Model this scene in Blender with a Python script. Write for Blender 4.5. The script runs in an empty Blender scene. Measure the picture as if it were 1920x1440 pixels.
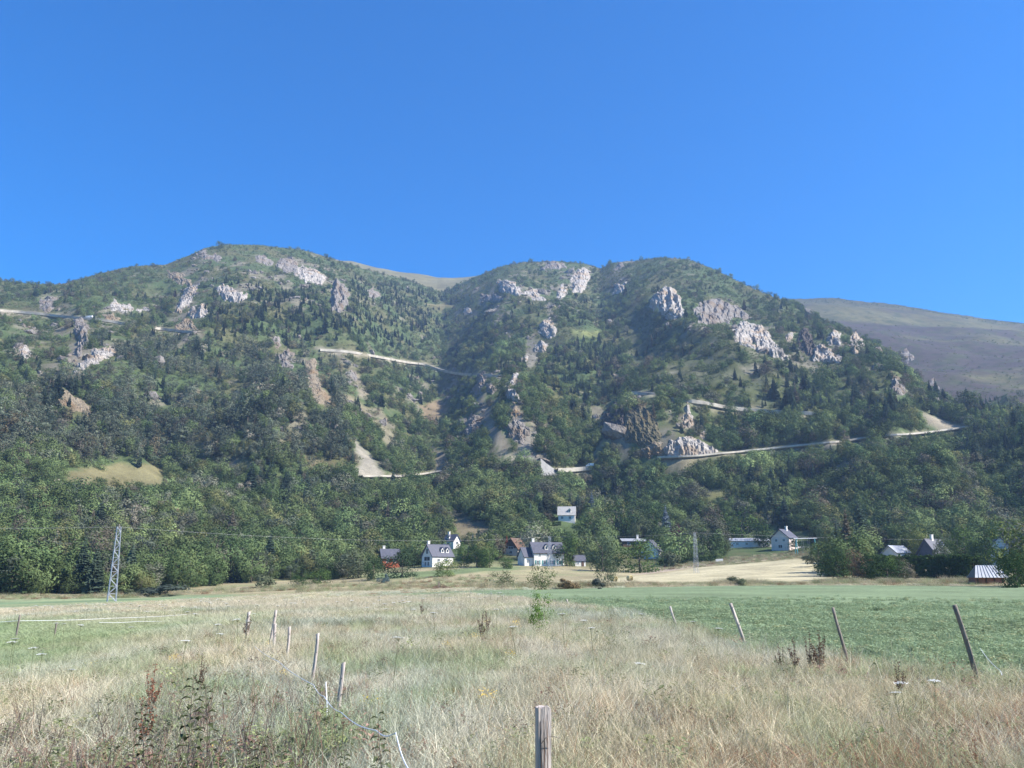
import bpy, math, random
import numpy as np
from mathutils import Vector

random.seed(7)
RNG = np.random.default_rng(11)
scn = bpy.context.scene
COL = scn.collection

# ------------------------------------------------------------------ camera
FPX, CX, CY = 1598.0, 960.0, 720.0          # focal length and centre of the photograph in its own pixels
CAMZ = 1.6
PITCH = math.atan((1083.0 - CY) / FPX)
cp, sp = math.cos(PITCH), math.sin(PITCH)
cam = bpy.data.cameras.new('camera'); camo = bpy.data.objects.new('camera', cam); COL.objects.link(camo)
cam.sensor_width = 36.0; cam.lens = 36.0 * FPX / 1920.0
cam.clip_start = 0.1; cam.clip_end = 20000
camo.location = (0, 0, CAMZ); camo.rotation_euler = (math.pi / 2 + PITCH, 0, 0)
scn.camera = camo

# ------------------------------------------------------------------ light
SUN_AZ, SUN_EL = math.radians(105), math.radians(42)      # azimuth clockwise from +Y (the view direction)
world = bpy.data.worlds.new('World'); scn.world = world; world.use_nodes = True
nt = world.node_tree; nt.nodes.clear()
wo = nt.nodes.new('ShaderNodeOutputWorld'); bg = nt.nodes.new('ShaderNodeBackground'); sky = nt.nodes.new('ShaderNodeTexSky')
hs = nt.nodes.new('ShaderNodeHueSaturation')
sky.sky_type = 'NISHITA'; sky.sun_disc = False
sky.sun_elevation = SUN_EL; sky.sun_rotation = SUN_AZ
sky.altitude = 900; sky.air_density = 1.0; sky.dust_density = 0.15; sky.ozone_density = 3.0
hs.inputs['Saturation'].default_value = 2.3; hs.inputs['Hue'].default_value = 0.509; hs.inputs['Value'].default_value = 1.0
bg.inputs['Strength'].default_value = 0.105
nt.links.new(sky.outputs[0], hs.inputs['Color']); nt.links.new(hs.outputs[0], bg.inputs['Color']); nt.links.new(bg.outputs[0], wo.inputs[0])
sl = bpy.data.lights.new('sun', 'SUN'); slo = bpy.data.objects.new('sun', sl); COL.objects.link(slo)
sl.energy = 5.0; sl.angle = math.radians(0.53); sl.color = (1.0, 0.955, 0.88)
sd = Vector((math.sin(SUN_AZ) * math.cos(SUN_EL), math.cos(SUN_AZ) * math.cos(SUN_EL), math.sin(SUN_EL)))
slo.rotation_euler = sd.to_track_quat('Z', 'Y').to_euler(); slo.location = sd * 500
vs = scn.view_settings
vs.view_transform = 'Standard'; vs.look = 'None'; vs.gamma = 1.0; vs.use_curve_mapping = False
vs.exposure = 1.2
HAZE = 0.00015
scn.cycles.max_bounces = 5; scn.cycles.diffuse_bounces = 2; scn.cycles.glossy_bounces = 1
scn.cycles.transmission_bounces = 3; scn.cycles.volume_bounces = 0; scn.cycles.transparent_max_bounces = 4
scn.cycles.use_denoising = True
scn.cycles.caustics_reflective = False; scn.cycles.caustics_refractive = False
try:
    scn.cycles.denoiser = 'OPENIMAGEDENOISE'; scn.cycles.denoising_prefilter = 'ACCURATE'
except Exception:
    pass

# ------------------------------------------------------------------ helpers: numbers
def _hash(ix, iy, seed):
    h = (ix.astype(np.int64) * 374761393 + iy.astype(np.int64) * 668265263 + seed * 1274126177) & 0xFFFFFFFF
    h = ((h ^ (h >> 13)) * 1274126177) & 0xFFFFFFFF
    return ((h ^ (h >> 16)) & 0xFFFF).astype(np.float64) / 65535.0

def perlin(x, y, seed=0):
    x = np.asarray(x, float); y = np.asarray(y, float)
    ix = np.floor(x); iy = np.floor(y); fx = x - ix; fy = y - iy
    u = fx * fx * fx * (fx * (fx * 6 - 15) + 10); v = fy * fy * fy * (fy * (fy * 6 - 15) + 10)
    def g(dx, dy):
        a = _hash(ix + dx, iy + dy, seed) * 2 * math.pi
        return np.cos(a) * (fx - dx) + np.sin(a) * (fy - dy)
    n0 = g(0, 0) * (1 - u) + g(1, 0) * u; n1 = g(0, 1) * (1 - u) + g(1, 1) * u
    return (n0 * (1 - v) + n1 * v) * 1.5

def fbm(x, y, seed=0, octv=4, gain=0.5):
    s = 0; a = 1.0; f = 1.0
    for i in range(octv):
        s = s + a * perlin(x * f, y * f, seed + i * 17); a *= gain; f *= 2.03
    return s

def ridged(x, y, seed=0, octv=3):
    s = 0; a = 1.0; f = 1.0
    for i in range(octv):
        s = s + a * (1 - 2 * np.abs(perlin(x * f, y * f, seed + i * 29))); a *= 0.5; f *= 2.1
    return s

def sm(a, b, x):
    t = np.clip((np.asarray(x, float) - a) / (b - a), 0, 1); return t * t * (3 - 2 * t)

def pix_dir(px, py):
    """azimuth and tangent of elevation of a point of the photograph"""
    px = np.asarray(px, float); py = np.asarray(py, float)
    vx = px - CX; vy = FPX * cp - (CY - py) * sp; vz = FPX * sp + (CY - py) * cp
    return np.arctan2(vx, vy), vz / np.hypot(vx, vy)

def project(x, y, z):
    dz = z - CAMZ; d = y * cp + dz * sp; d = np.maximum(d, 0.01)
    return CX + FPX * x / d, CY - FPX * (dz * cp - y * sp) / d

def in_poly(px, py, poly):
    inside = np.zeros(np.shape(px), bool); n = len(poly)
    for i in range(n):
        x0, y0 = poly[i]; x1, y1 = poly[(i + 1) % n]
        c = ((y0 > py) != (y1 > py))
        if y1 != y0:
            inside ^= c & (px < (x1 - x0) * (py - y0) / (y1 - y0) + x0)
    return inside

def seg_dist(px, py, pts, closed=False):
    d = np.full(np.shape(px), 1e9); n = len(pts)
    for i in range(n if closed else n - 1):
        ax, ay = pts[i]; bx, by = pts[(i + 1) % n]
        L = (bx - ax) ** 2 + (by - ay) ** 2 + 1e-9
        t = np.clip(((px - ax) * (bx - ax) + (py - ay) * (by - ay)) / L, 0, 1)
        d = np.minimum(d, np.hypot(px - ax - t * (bx - ax), py - ay - t * (by - ay)))
    return d

def poly_sd(px, py, poly):
    d = seg_dist(px, py, poly, True)
    return np.where(in_poly(px, py, poly), d, -d)

# ------------------------------------------------------------------ terrain height
# valley floor: heights by bearing (photo column at the horizon) and distance
VR = np.array([0, 10, 30, 60, 100, 130, 160, 200, 250, 300, 350, 400.])
VZ = {-500: [0, -.2, -.8, -1.4, -2.6, -3.4, -4.1, -4.4, -4.0, -1, 8, 22],
      0:    [0, -.15, -.6, -1.0, -1.9, -2.7, -3.2, -3.3, -2.2, 3, 14, 30],
      300:  [0, -.12, -.4, -.7, -1.3, -1.9, -2.3, -2.5, -2.2, 0, 9, 25],
      600:  [0, -.06, -.25, -.4, -.7, -.9, -1.1, -1.0, -.5, 1.0, 5, 16],
      900:  [0, 0, -.05, -.1, -.1, -.2, -.3, .1, 1.4, 5.0, 9, 19],
      1050: [0, 0, 0, 0, 0, 0, 0, .5, 1.6, 4.4, 8.4, 21],
      1200: [0, 0, 0, 0, 0, .2, .4, .7, 1.3, 3.2, 7.5, 15],
      1500: [0, 0, 0, 0, .1, .3, .5, 1.0, 2.4, 6.5, 11, 16],
      1920: [0, 0, 0, 0, .1, .3, .6, 1.2, 2, 4, 10, 19],
      2600: [0, 0, 0, 0, .1, .3, .6, 1.2, 2, 5, 12, 24]}
SKY_MAIN = [(-700, 600), (-300, 560), (-120, 535), (0, 527), (60, 532), (110, 534), (180, 518), (250, 503), (310, 499), (350, 482), (385, 464), (430, 459), (490, 459),
            (560, 470), (640, 490), (700, 511), (770, 530), (830, 548), (880, 524), (930, 503), (980, 490), (1045, 489), (1095, 494),
            (1125, 503), (1150, 494), (1170, 489), (1190, 489), (1240, 483), (1295, 491), (1340, 509), (1400, 538), (1470, 562),
            (1540, 602), (1610, 640), (1680, 676), (1740, 735), (1800, 790), (1860, 800), (1920, 790), (2050, 775), (2500, 760)]
RTOP = [(-700, 1250), (0, 1280), (400, 1290), (650, 1380), (830, 1560), (950, 1440), (1100, 1420), (1240, 1290), (1400, 1140), (1540, 1000),
        (1680, 860), (1800, 740), (1920, 700), (2500, 650)]
SKY_BACK = [(300, 640), (480, 560), (560, 500), (620, 486), (660, 489), (740, 508), (820, 520), (870, 519), (910, 513), (960, 530), (1050, 600), (1200, 700)]
SKY_RIGHT = [(1250, 700), (1380, 590), (1470, 560), (1560, 558), (1660, 569), (1760, 585), (1840, 597), (1920, 609), (2100, 640), (2600, 720)]
NAZ = 1200
AZG = np.linspace(-0.98, 0.98, NAZ)
RG = np.concatenate([np.arange(0, 420, 1.5), np.arange(420, 1700, 2.5), np.arange(1700, 3300, 10.)])

def col_az(px, py=1085):
    return pix_dir(px, py)[0]

def table_r(tab):
    return np.interp(AZG, [col_az(p, 600) for p, _ in tab], [v for _, v in tab])

def table_te(tab):
    a = [pix_dir(p, q) for p, q in tab]
    return np.interp(AZG, [t[0] for t in a], [t[1] for t in a])

def base_height():
    cols = sorted(VZ); ca = [float(col_az(c)) for c in cols]
    prof = np.array([np.interp(np.minimum(RG, 400), VR, VZ[c]) for c in cols])
    zv = np.array([np.interp(AZG, ca, prof[:, k]) for k in range(len(RG))]).T
    z400 = zv[:, -1][:, None]
    R = RG[None, :]
    te, rt = table_te(SKY_MAIN)[:, None], table_r(RTOP)[:, None]
    zt = CAMZ + te * rt
    t = np.clip((R - 400) / (rt - 400), 0, None)
    tt = np.minimum(t, 1)
    zm = z400 + (zt - z400) * (0.25 * tt + 0.75 * tt ** 1.22)
    over = np.maximum(R - rt, 0)
    zm = np.where(R > 400, zm - over ** 2 / (over + 160) * 0.55, zv)
    tb = table_te(SKY_BACK)[:, None]
    u = np.clip((R - 1350) / 850, 0, None)
    zb = (CAMZ + tb * 2200) * (0.55 + 0.45 * np.minimum(u, 1)) - np.maximum(R - 2200, 0) * 0.3
    zb = np.where(R > 1350, zb, -50)
    tr = table_te(SKY_RIGHT)[:, None]
    u = np.clip((R - 800) / 1200, 0, None)
    zr = 110 + (CAMZ + tr * 2000 - 110) * np.minimum(u, 1) ** 0.95 - np.maximum(R - 2000, 0) * 0.3
    zr = np.where(R > 800, zr, -50)
    return zm, zb, zr, t

ZM, ZB, ZR, TT = base_height()

def lookup(Z, x, y):
    x = np.asarray(x, float); y = np.asarray(y, float)
    az = np.arctan2(x, np.maximum(y, 1e-3)); r = np.hypot(x, y)
    i = np.clip((az - AZG[0]) / (AZG[1] - AZG[0]), 0, NAZ - 1.001)
    j = np.clip(np.interp(r, RG, np.arange(len(RG))), 0, len(RG) - 1.001)
    i0 = i.astype(int); j0 = j.astype(int); fi = i - i0; fj = j - j0
    return (Z[i0, j0] * (1 - fi) + Z[i0 + 1, j0] * fi) * (1 - fj) + (Z[i0, j0 + 1] * (1 - fi) + Z[i0 + 1, j0 + 1] * fi) * fj

def hits(Z, px, py, rmin=4.0):
    """first meeting of the view lines with the height field -> x, y, z (nan where they miss)"""
    px = np.atleast_1d(np.asarray(px, float)); py = np.atleast_1d(np.asarray(py, float))
    out = np.full((len(px), 3), np.nan)
    for s in range(0, len(px), 4000):
        a, te = pix_dir(px[s:s + 4000], py[s:s + 4000])
        i = np.clip((a - AZG[0]) / (AZG[1] - AZG[0]), 0, NAZ - 1.001); i0 = i.astype(int); fi = (i - i0)[:, None]
        prof = Z[i0] * (1 - fi) + Z[i0 + 1] * fi
        diff = prof - (CAMZ + te[:, None] * RG[None, :]); diff[:, RG < rmin] = -1
        ok = (diff > 0).any(1); k = np.argmax(diff > 0, 1); k = np.maximum(k, 1)
        n = np.arange(len(k)); d0 = diff[n, k - 1]; d1 = diff[n, k]
        r = RG[k - 1] + (RG[k] - RG[k - 1]) * np.where(d1 > d0, -d0 / (d1 - d0 + 1e-9), 0)
        p = np.stack([r * np.sin(a), r * np.cos(a), CAMZ + te * r], 1); p[~ok] = np.nan
        out[s:s + 4000] = p
    return out

GX = RG[None, :] * np.sin(AZG)[:, None]; GY = RG[None, :] * np.cos(AZG)[:, None]
ZBASE = np.maximum(np.maximum(ZM, ZB), ZR)
GULLY = [  # photo polyline, depth (negative = spur), half width in metres
    ([(1092, 885), (1085, 800), (1118, 700), (1128, 620), (1118, 545), (1124, 508)], 17, 75),
    ([(800, 870), (760, 790), (790, 700), (850, 620), (840, 550)], 24, 60),
    ([(330, 860), (420, 760), (520, 640), (600, 560)], 14, 60),
    ([(1225, 730), (1195, 770), (1190, 850)], -26, 34),
    ([(950, 690), (975, 760), (1005, 860)], -16, 38),
    ([(640, 560), (560, 640), (560, 740), (600, 850)], -12, 50),
    ([(1260, 540), (1330, 640), (1450, 740)], -6, 80),
    ([(1560, 640), (1640, 720), (1740, 790)], -10, 40),
    ([(150, 560), (150, 640), (190, 740)], -14, 40),
]
env = sm(0.0, 0.18, TT) * (1 - 0.86 * sm(0.55, 0.97, TT))
s_across = AZG[:, None] * 900.0
d1 = ridged(s_across / 210.0 + 0.25 * fbm(GX / 300, GY / 300, 5, 2), RG[None, :] / 620.0, 3, 2) * 17.0
d2 = fbm(GX / 120, GY / 120, 21, 3) * 9.0
d3 = fbm(GX / 26, GY / 26, 31, 2) * 1.9
rel = (d1 + d2) * env + d3 * sm(0.02, 0.1, TT) * (1 - 0.75 * sm(0.8, 1.0, TT))
for pts, dep, wid in GULLY:
    P = hits(ZBASE, [p[0] for p in pts], [p[1] for p in pts]); P = P[~np.isnan(P[:, 0])]
    if len(P) < 2: continue
    D = seg_dist(GX, GY, [tuple(q[:2]) for q in P])
    rel = rel - dep * np.exp(-(D / wid) ** 2) * sm(0.0, 0.1, TT) * (1 - sm(.7, .92, TT) * (dep > 0))
main = ZM + rel
back = ZB + fbm(GX / 160, GY / 160, 41, 3) * 5
right = ZR + (fbm(GX / 170, GY / 170, 51, 3) * 9 + ridged(GX / 260, GY / 420, 52, 2) * 6) * (1 - .7 * sm(1700, 2000, RG))[None, :]
small = fbm(GX / 9, GY / 9, 61, 2) * 0.05 * sm(2, 12, RG)[None, :]
ZT = np.maximum(np.maximum(main, back), right) + small
WHICH = np.argmax(np.stack([main, back, right]), 0)

def H(x, y):
    return lookup(ZT, x, y)

def hit(px, py):
    p = hits(ZT, [px], [py])[0]; return p

def place(px, r):
    """a spot on the ground at the bearing of a photo column and r metres ahead"""
    x = 0.0; z = 0.0
    for _ in range(4):
        x = (px - CX) / FPX * (r * cp + (z - CAMZ) * sp); z = float(H(x, r))
    return x, r, z

def place_at(px, r, py, tol=.14):
    """the spot near distance r on that bearing whose ground meets the photo's row best"""
    best = None
    for f in np.linspace(1 - tol, 1 + tol, 41):
        q = place(px, r * f); e = abs(float(project(*q)[1]) - py) + abs(f - 1) * 12
        if best is None or e < best[0]: best = (e, q)
    return best[1]

# ------------------------------------------------------------------ helpers: objects
def tag(o, label=None, cat=None, group=None, kind=None):
    if label: o['label'] = label
    if cat: o['category'] = cat
    if group: o['group'] = group
    if kind: o['kind'] = kind
    return o

def link(name, data, parent=None):
    o = bpy.data.objects.new(name, data); COL.objects.link(o)
    if parent is not None: o.parent = parent
    return o

def empty(name, loc, rz=0.0):
    o = link(name, None); o.location = loc; o.rotation_euler = (0, 0, rz); o.empty_display_size = 0.3
    return o

def np_mesh(name, verts, quads=None, tris=None, mats=(), smooth=False, mat_index=None):
    m = bpy.data.meshes.new(name)
    verts = np.asarray(verts, np.float32)
    quads = np.zeros((0, 4), np.int32) if quads is None else np.asarray(quads, np.int32).reshape(-1, 4)
    tris = np.zeros((0, 3), np.int32) if tris is None else np.asarray(tris, np.int32).reshape(-1, 3)
    nq, ntr = len(quads), len(tris)
    m.vertices.add(len(verts)); m.vertices.foreach_set('co', verts.ravel())
    m.loops.add(nq * 4 + ntr * 3); m.loops.foreach_set('vertex_index', np.concatenate([quads.ravel(), tris.ravel()]).astype(np.int32))
    m.polygons.add(nq + ntr)
    m.polygons.foreach_set('loop_start', np.concatenate([np.arange(nq) * 4, nq * 4 + np.arange(ntr) * 3]).astype(np.int32))
    try:
        m.polygons.foreach_set('loop_total', np.concatenate([np.full(nq, 4), np.full(ntr, 3)]).astype(np.int32))
    except Exception:
        pass
    if mat_index is not None: m.polygons.foreach_set('material_index', np.asarray(mat_index, np.int32))
    m.polygons.foreach_set('use_smooth', np.full(nq + ntr, smooth))
    for x in mats: m.materials.append(x)
    m.update(calc_edges=True); m.validate()
    return m

class MB:
    def __init__(self): self.v = []; self.f = []
    def add(self, vs_, fs_):
        n = len(self.v); self.v += [tuple(v) for v in vs_]; self.f += [tuple(i + n for i in f) for f in fs_]; return self
    def box(self, c, s, rot=None):
        x, y, z = (k / 2 for k in s)
        P = [Vector((a * x, b * y, d * z)) for d in (-1, 1) for b in (-1, 1) for a in (-1, 1)]
        if rot is not None: P = [rot @ p for p in P]
        P = [p + Vector(c) for p in P]
        return self.add(P, [(0, 2, 3, 1), (4, 5, 7, 6), (0, 1, 5, 4), (2, 6, 7, 3), (0, 4, 6, 2), (1, 3, 7, 5)])
    def tube(self, pts, rad, n=6, cap=True):
        pts = [Vector(p) for p in pts]
        if not hasattr(rad, '__len__'): rad = [rad] * len(pts)
        base = len(self.v); up = None
        for i, p in enumerate(pts):
            d = (pts[min(i + 1, len(pts) - 1)] - pts[max(i - 1, 0)])
            d = d.normalized() if d.length > 1e-9 else Vector((0, 0, 1))
            if up is None: up = Vector((1, 0, 0)) if abs(d.x) < .9 else Vector((0, 1, 0))
            a = d.cross(up).normalized(); b = d.cross(a).normalized(); up = -b if False else up
            for k in range(n):
                t = 2 * math.pi * k / n
                self.v.append(tuple(p + (a * math.cos(t) + b * math.sin(t)) * rad[i]))
        for i in range(len(pts) - 1):
            for k in range(n):
                k2 = (k + 1) % n
                self.f.append((base + i * n + k, base + i * n + k2, base + (i + 1) * n + k2, base + (i + 1) * n + k))
        if cap:
            self.f.append(tuple(base + k for k in range(n))[::-1]); e = base + (len(pts) - 1) * n
            self.f.append(tuple(e + k for k in range(n)))
        return self
    def bar(self, a, b, w): return self.tube([a, b], w, 4)
    def mesh(self, name, mat, smooth=False):
        m = bpy.data.meshes.new(name); m.from_pydata(self.v, [], self.f)
        for x in (mat if isinstance(mat, (list, tuple)) else [mat]): m.materials.append(x)
        if smooth: m.polygons.foreach_set('use_smooth', [True] * len(m.polygons))
        m.update(); return m
    def build(self, name, mat, parent=None, smooth=False):
        return link(name, self.mesh(name, mat, smooth), parent)

# ------------------------------------------------------------------ materials
MATS = {}
def new_mat(name):
    m = bpy.data.materials.new(name); m.use_nodes = True; t = m.node_tree; t.nodes.clear()
    o = t.nodes.new('ShaderNodeOutputMaterial'); MATS[name] = m
    return m, t, o

def N(t, kind, **kw):
    n = t.nodes.new(kind)
    for k, v in kw.items():
        if k in n.inputs: n.inputs[k].default_value = v
        else: setattr(n, k, v)
    return n

def plain(name, col, rough=0.7, var=0.25, scale=3.0, metal=0.0, bump=0.0, spec=0.3, stretch=(1, 1, 1)):
    m, t, o = new_mat(name); L = t.links.new
    b = N(t, 'ShaderNodeBsdfPrincipled', Roughness=rough, Metallic=metal); b.inputs['Specular IOR Level'].default_value = spec
    tc = N(t, 'ShaderNodeTexCoord'); mp = N(t, 'ShaderNodeMapping'); mp.inputs['Scale'].default_value = stretch
    nz = N(t, 'ShaderNodeTexNoise', Scale=scale, Detail=5.0, Roughness=0.65)
    L(tc.outputs['Object'], mp.inputs[0]); L(mp.outputs[0], nz.inputs['Vector'])
    r = N(t, 'ShaderNodeValToRGB'); lo = [c * (1 - var) for c in col]; hi = [min(1, c * (1 + var)) for c in col]
    r.color_ramp.elements[0].position = 0.3; r.color_ramp.elements[1].position = 0.7
    r.color_ramp.elements[0].color = (*lo, 1); r.color_ramp.elements[1].color = (*hi, 1)
    L(nz.outputs['Fac'], r.inputs[0]); L(r.outputs[0], b.inputs['Base Color'])
    if bump:
        bp = N(t, 'ShaderNodeBump', Strength=bump, Distance=0.05); L(nz.outputs['Fac'], bp.inputs['Height']); L(bp.outputs[0], b.inputs['Normal'])
    L(b.outputs[0], o.inputs[0]); return m

def foliage_mat(name, src, trans=0.25, island=0.35, attr='tint'):
    """leaf material: colour from the instancer's attribute or from the object's own colour"""
    m, t, o = new_mat(name); L = t.links.new
    if src == 'inst':
        a = N(t, 'ShaderNodeAttribute'); a.attribute_type = 'INSTANCER'; a.attribute_name = attr; c = a.outputs['Color']
    else:
        a = N(t, 'ShaderNodeObjectInfo'); c = a.outputs['Color']
    g = N(t, 'ShaderNodeNewGeometry')
    mr = N(t, 'ShaderNodeMapRange'); mr.inputs[3].default_value = 1 - island; mr.inputs[4].default_value = 1 + island
    L(g.outputs['Random Per Island'], mr.inputs[0])
    mx = N(t, 'ShaderNodeVectorMath', operation='SCALE'); L(c, mx.inputs[0]); L(mr.outputs[0], mx.inputs['Scale'])
    d = N(t, 'ShaderNodeBsdfDiffuse'); tr = N(t, 'ShaderNodeBsdfTranslucent'); ms = N(t, 'ShaderNodeMixShader'); ms.inputs[0].default_value = trans
    L(mx.outputs[0], d.inputs[0]); L(mx.outputs[0], tr.inputs[0]); L(d.outputs[0], ms.inputs[1]); L(tr.outputs[0], ms.inputs[2])
    L(ms.outputs[0], o.inputs[0]); return m

M_LEAF_I = foliage_mat('forest_leaves', 'inst', .16, .10)
M_LEAF_O = foliage_mat('tree_leaves', 'obj', .16, .10)
M_GRASS = foliage_mat('grass_blades', 'inst', 0.3, 0.3)
M_WEED = foliage_mat('weed_leaves', 'obj', 0.2, 0.3)
M_BARK = plain('bark', (.16, .13, .10), .9, .35, 2.0, bump=.4, stretch=(1, 1, .3))
M_PALEBARK = plain('pale_bark', (.5, .47, .42), .9, .25, 2.0)

def terrain_mat():
    m, t, o = new_mat('terrain_ground'); L = t.links.new
    a = N(t, 'ShaderNodeVertexColor'); a.layer_name = 'ground_colour'
    tc = N(t, 'ShaderNodeTexCoord')
    n1 = N(t, 'ShaderNodeTexNoise', Scale=0.09, Detail=8.0, Roughness=0.7); n2 = N(t, 'ShaderNodeTexNoise', Scale=1.3, Detail=6.0, Roughness=0.75)
    L(tc.outputs['Object'], n1.inputs['Vector']); L(tc.outputs['Object'], n2.inputs['Vector'])
    r1 = N(t, 'ShaderNodeMapRange'); r1.inputs[1].default_value = .3; r1.inputs[2].default_value = .7; r1.inputs[3].default_value = .72; r1.inputs[4].default_value = 1.3
    r2 = N(t, 'ShaderNodeMapRange'); r2.inputs[1].default_value = .3; r2.inputs[2].default_value = .7; r2.inputs[3].default_value = .7; r2.inputs[4].default_value = 1.3
    L(n1.outputs['Fac'], r1.inputs[0]); L(n2.outputs['Fac'], r2.inputs[0])
    mm = N(t, 'ShaderNodeMath', operation='MULTIPLY'); L(r1.outputs[0], mm.inputs[0]); L(r2.outputs[0], mm.inputs[1])
    mx = N(t, 'ShaderNodeVectorMath', operation='SCALE'); L(a.outputs['Color'], mx.inputs[0]); L(mm.outputs[0], mx.inputs['Scale'])
    b = N(t, 'ShaderNodeBsdfPrincipled', Roughness=0.95); b.inputs['Specular IOR Level'].default_value = .1
    bp = N(t, 'ShaderNodeBump', Strength=.5, Distance=.35); L(n2.outputs['Fac'], bp.inputs['Height']); L(bp.outputs[0], b.inputs['Normal'])
    L(mx.outputs[0], b.inputs['Base Color']); L(b.outputs[0], o.inputs[0]); return m
M_TERRAIN = terrain_mat()

def rock_mat(name, lo, hi, tint):
    m, t, o = new_mat(name); L = t.links.new
    tc = N(t, 'ShaderNodeTexCoord'); mp = N(t, 'ShaderNodeMapping'); mp.inputs['Scale'].default_value = (1, 1, .55)
    n1 = N(t, 'ShaderNodeTexNoise', Scale=.30, Detail=9.0, Roughness=.80); n2 = N(t, 'ShaderNodeTexNoise', Scale=.05, Detail=3.0)
    vo = N(t, 'ShaderNodeTexVoronoi', Scale=.35, feature='DISTANCE_TO_EDGE')
    for n in (n1, n2, vo): L(mp.outputs[0], n.inputs['Vector'])
    L(tc.outputs['Object'], mp.inputs[0])
    r = N(t, 'ShaderNodeValToRGB'); r.color_ramp.elements[0].position = .34; r.color_ramp.elements[1].position = .66
    r.color_ramp.elements[0].color = (*lo, 1); r.color_ramp.elements[1].color = (*hi, 1); L(n1.outputs['Fac'], r.inputs[0])
    r2 = N(t, 'ShaderNodeMapRange'); r2.inputs[1].default_value = .5; r2.inputs[2].default_value = .68; L(n2.outputs['Fac'], r2.inputs[0])
    mx = N(t, 'ShaderNodeMixRGB', blend_type='MULTIPLY'); L(r2.outputs[0], mx.inputs[0]); L(r.outputs[0], mx.inputs[1]); mx.inputs[2].default_value = (*tint, 1)
    b = N(t, 'ShaderNodeBsdfPrincipled', Roughness=.95); b.inputs['Specular IOR Level'].default_value = .15
    ad = N(t, 'ShaderNodeMath', operation='ADD'); L(n1.outputs['Fac'], ad.inputs[0]); L(vo.outputs[0], ad.inputs[1])
    bp = N(t, 'ShaderNodeBump', Strength=.9, Distance=2.0); L(ad.outputs[0], bp.inputs['Height']); L(bp.outputs[0], b.inputs['Normal'])
    L(mx.outputs[0], b.inputs['Base Color']); L(b.outputs[0], o.inputs[0]); return m
M_ROCK = {'w': rock_mat('pale_limestone', (.13, .115, .10), (.56, .51, .45), (.92, .76, .58)),
          'g': rock_mat('grey_limestone', (.10, .09, .08), (.32, .285, .25), (.9, .76, .6)),
          'o': rock_mat('ochre_rock', (.12, .095, .06), (.34, .28, .20), (.95, .78, .6)),
          'd': rock_mat('shadow_toned_rock', (.035, .03, .03), (.12, .10, .08), (.85, .8, .75)),  # shadow of crag faces turned from the sun, put into the rock colour
          'k': rock_mat('scrubby_rock', (.065, .062, .032), (.185, .155, .095), (.9, .8, .7))}
M_ASPHALT = plain('road_surface', (.30, .27, .225), .9, .35, .15)
M_WALLSTONE = plain('retaining_stone', (.37, .335, .275), .9, .4, .12, bump=.5)
M_CONCRETE = plain('concrete', (.25, .24, .225), .9, .2, .4)
M_TIMBER = plain('weathered_timber', (.42, .36, .315), .85, .55, 9.0, bump=.8, stretch=(1, 1, .12))
M_DARKTIMBER = plain('dark_timber', (.20, .17, .14), .9, .4, 9.0, bump=.8, stretch=(1, 1, .12))
M_GALV = plain('galvanised_steel', (.40, .42, .47), .5, .15, 2.0, metal=.3)
M_WIRE = plain('wire', (.38, .38, .36), .5, .1)
M_TAPE = plain('white_tape', (.80, .80, .80), .6, .08, 20.0)
M_PLASTIC = plain('white_plastic', (.78, .78, .76), .4, .05, 8.0)
M_WHITE = plain('white_render', (.76, .72, .65), .9, .10, .5)
M_CREAM = plain('pinkish_render', (.66, .55, .48), .9, .08, .5)
M_SLATE = plain('slate', (.085, .085, .105), .55, .25, 1.2, bump=.4)
M_GREYROOF = plain('grey_tiles', (.36, .345, .32), .8, .2, 1.0, bump=.4)
M_METALROOF = plain('sheet_metal_roof', (.33, .34, .36), .55, .16, .6, metal=.2)
M_GLASS = plain('window_glass', (.045, .055, .07), .12, .1, .5, spec=.6)
M_FRAME = plain('white_window_frame', (.72, .72, .70), .6, .05)
M_SHUTTER = plain('teal_shutter', (.10, .26, .24), .7, .1)
M_ORANGE = plain('orange_timber', (.36, .095, .045), .7, .18, 2.0)
M_BROWNWOOD = plain('brown_boards', (.13, .075, .05), .8, .25, 2.0)
M_STRAW = plain('straw', (.52, .43, .22), .95, .3, 6.0, bump=.8)
M_BRICK = plain('terracotta_brick', (.34, .15, .10), .9, .2, 3.0)
M_TURQ = plain('turquoise_paint', (.12, .36, .36), .5, .08)
M_CARWHITE = plain('white_car_paint', (.78, .78, .78), .3, .03)
M_RUBBER = plain('tyre_rubber', (.03, .03, .03), .8, .1)
M_LAMP = plain('lamp_glass', (.6, .6, .58), .2, .05)

# ------------------------------------------------------------------ layout of the fields (world polygons from bearings and distances)
def xy(lst):
    return [place(p, r)[:2] for p, r in lst]
FENCE_R = [(1060, 44), (1157, 37), (1265, 29), (1387, 21), (1580, 16.5), (1822, 13.5)]
GREEN = xy([(2700, 9), (1822, 14.0), (1580, 17.0), (1387, 21.6), (1265, 29.6), (1157, 37.6), (1060, 45), (1000, 62), (880, 88), (600, 104), (380, 112),
            (200, 128), (380, 128), (640, 119), (900, 124), (1050, 128), (1500, 142), (1920, 124), (2700, 118)])
HAY = xy([(960, 176), (1060, 156), (1300, 152), (1548, 154), (1552, 200), (1530, 290), (1480, 300), (1300, 298), (1200, 268), (1120, 238), (1040, 212), (960, 205)])
LAWN = xy([(690, 270), (700, 305), (790, 300), (850, 300), (980, 310), (980, 292), (860, 272), (780, 262)])
LEFTFIELD = xy([(-400, 130), (-400, 190), (60, 192), (330, 200), (460, 180), (330, 135), (60, 128)])
ROUGH = xy([(1190, 276), (1300, 304), (1480, 307), (1545, 296), (1550, 335), (1310, 332), (1210, 305)])
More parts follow.
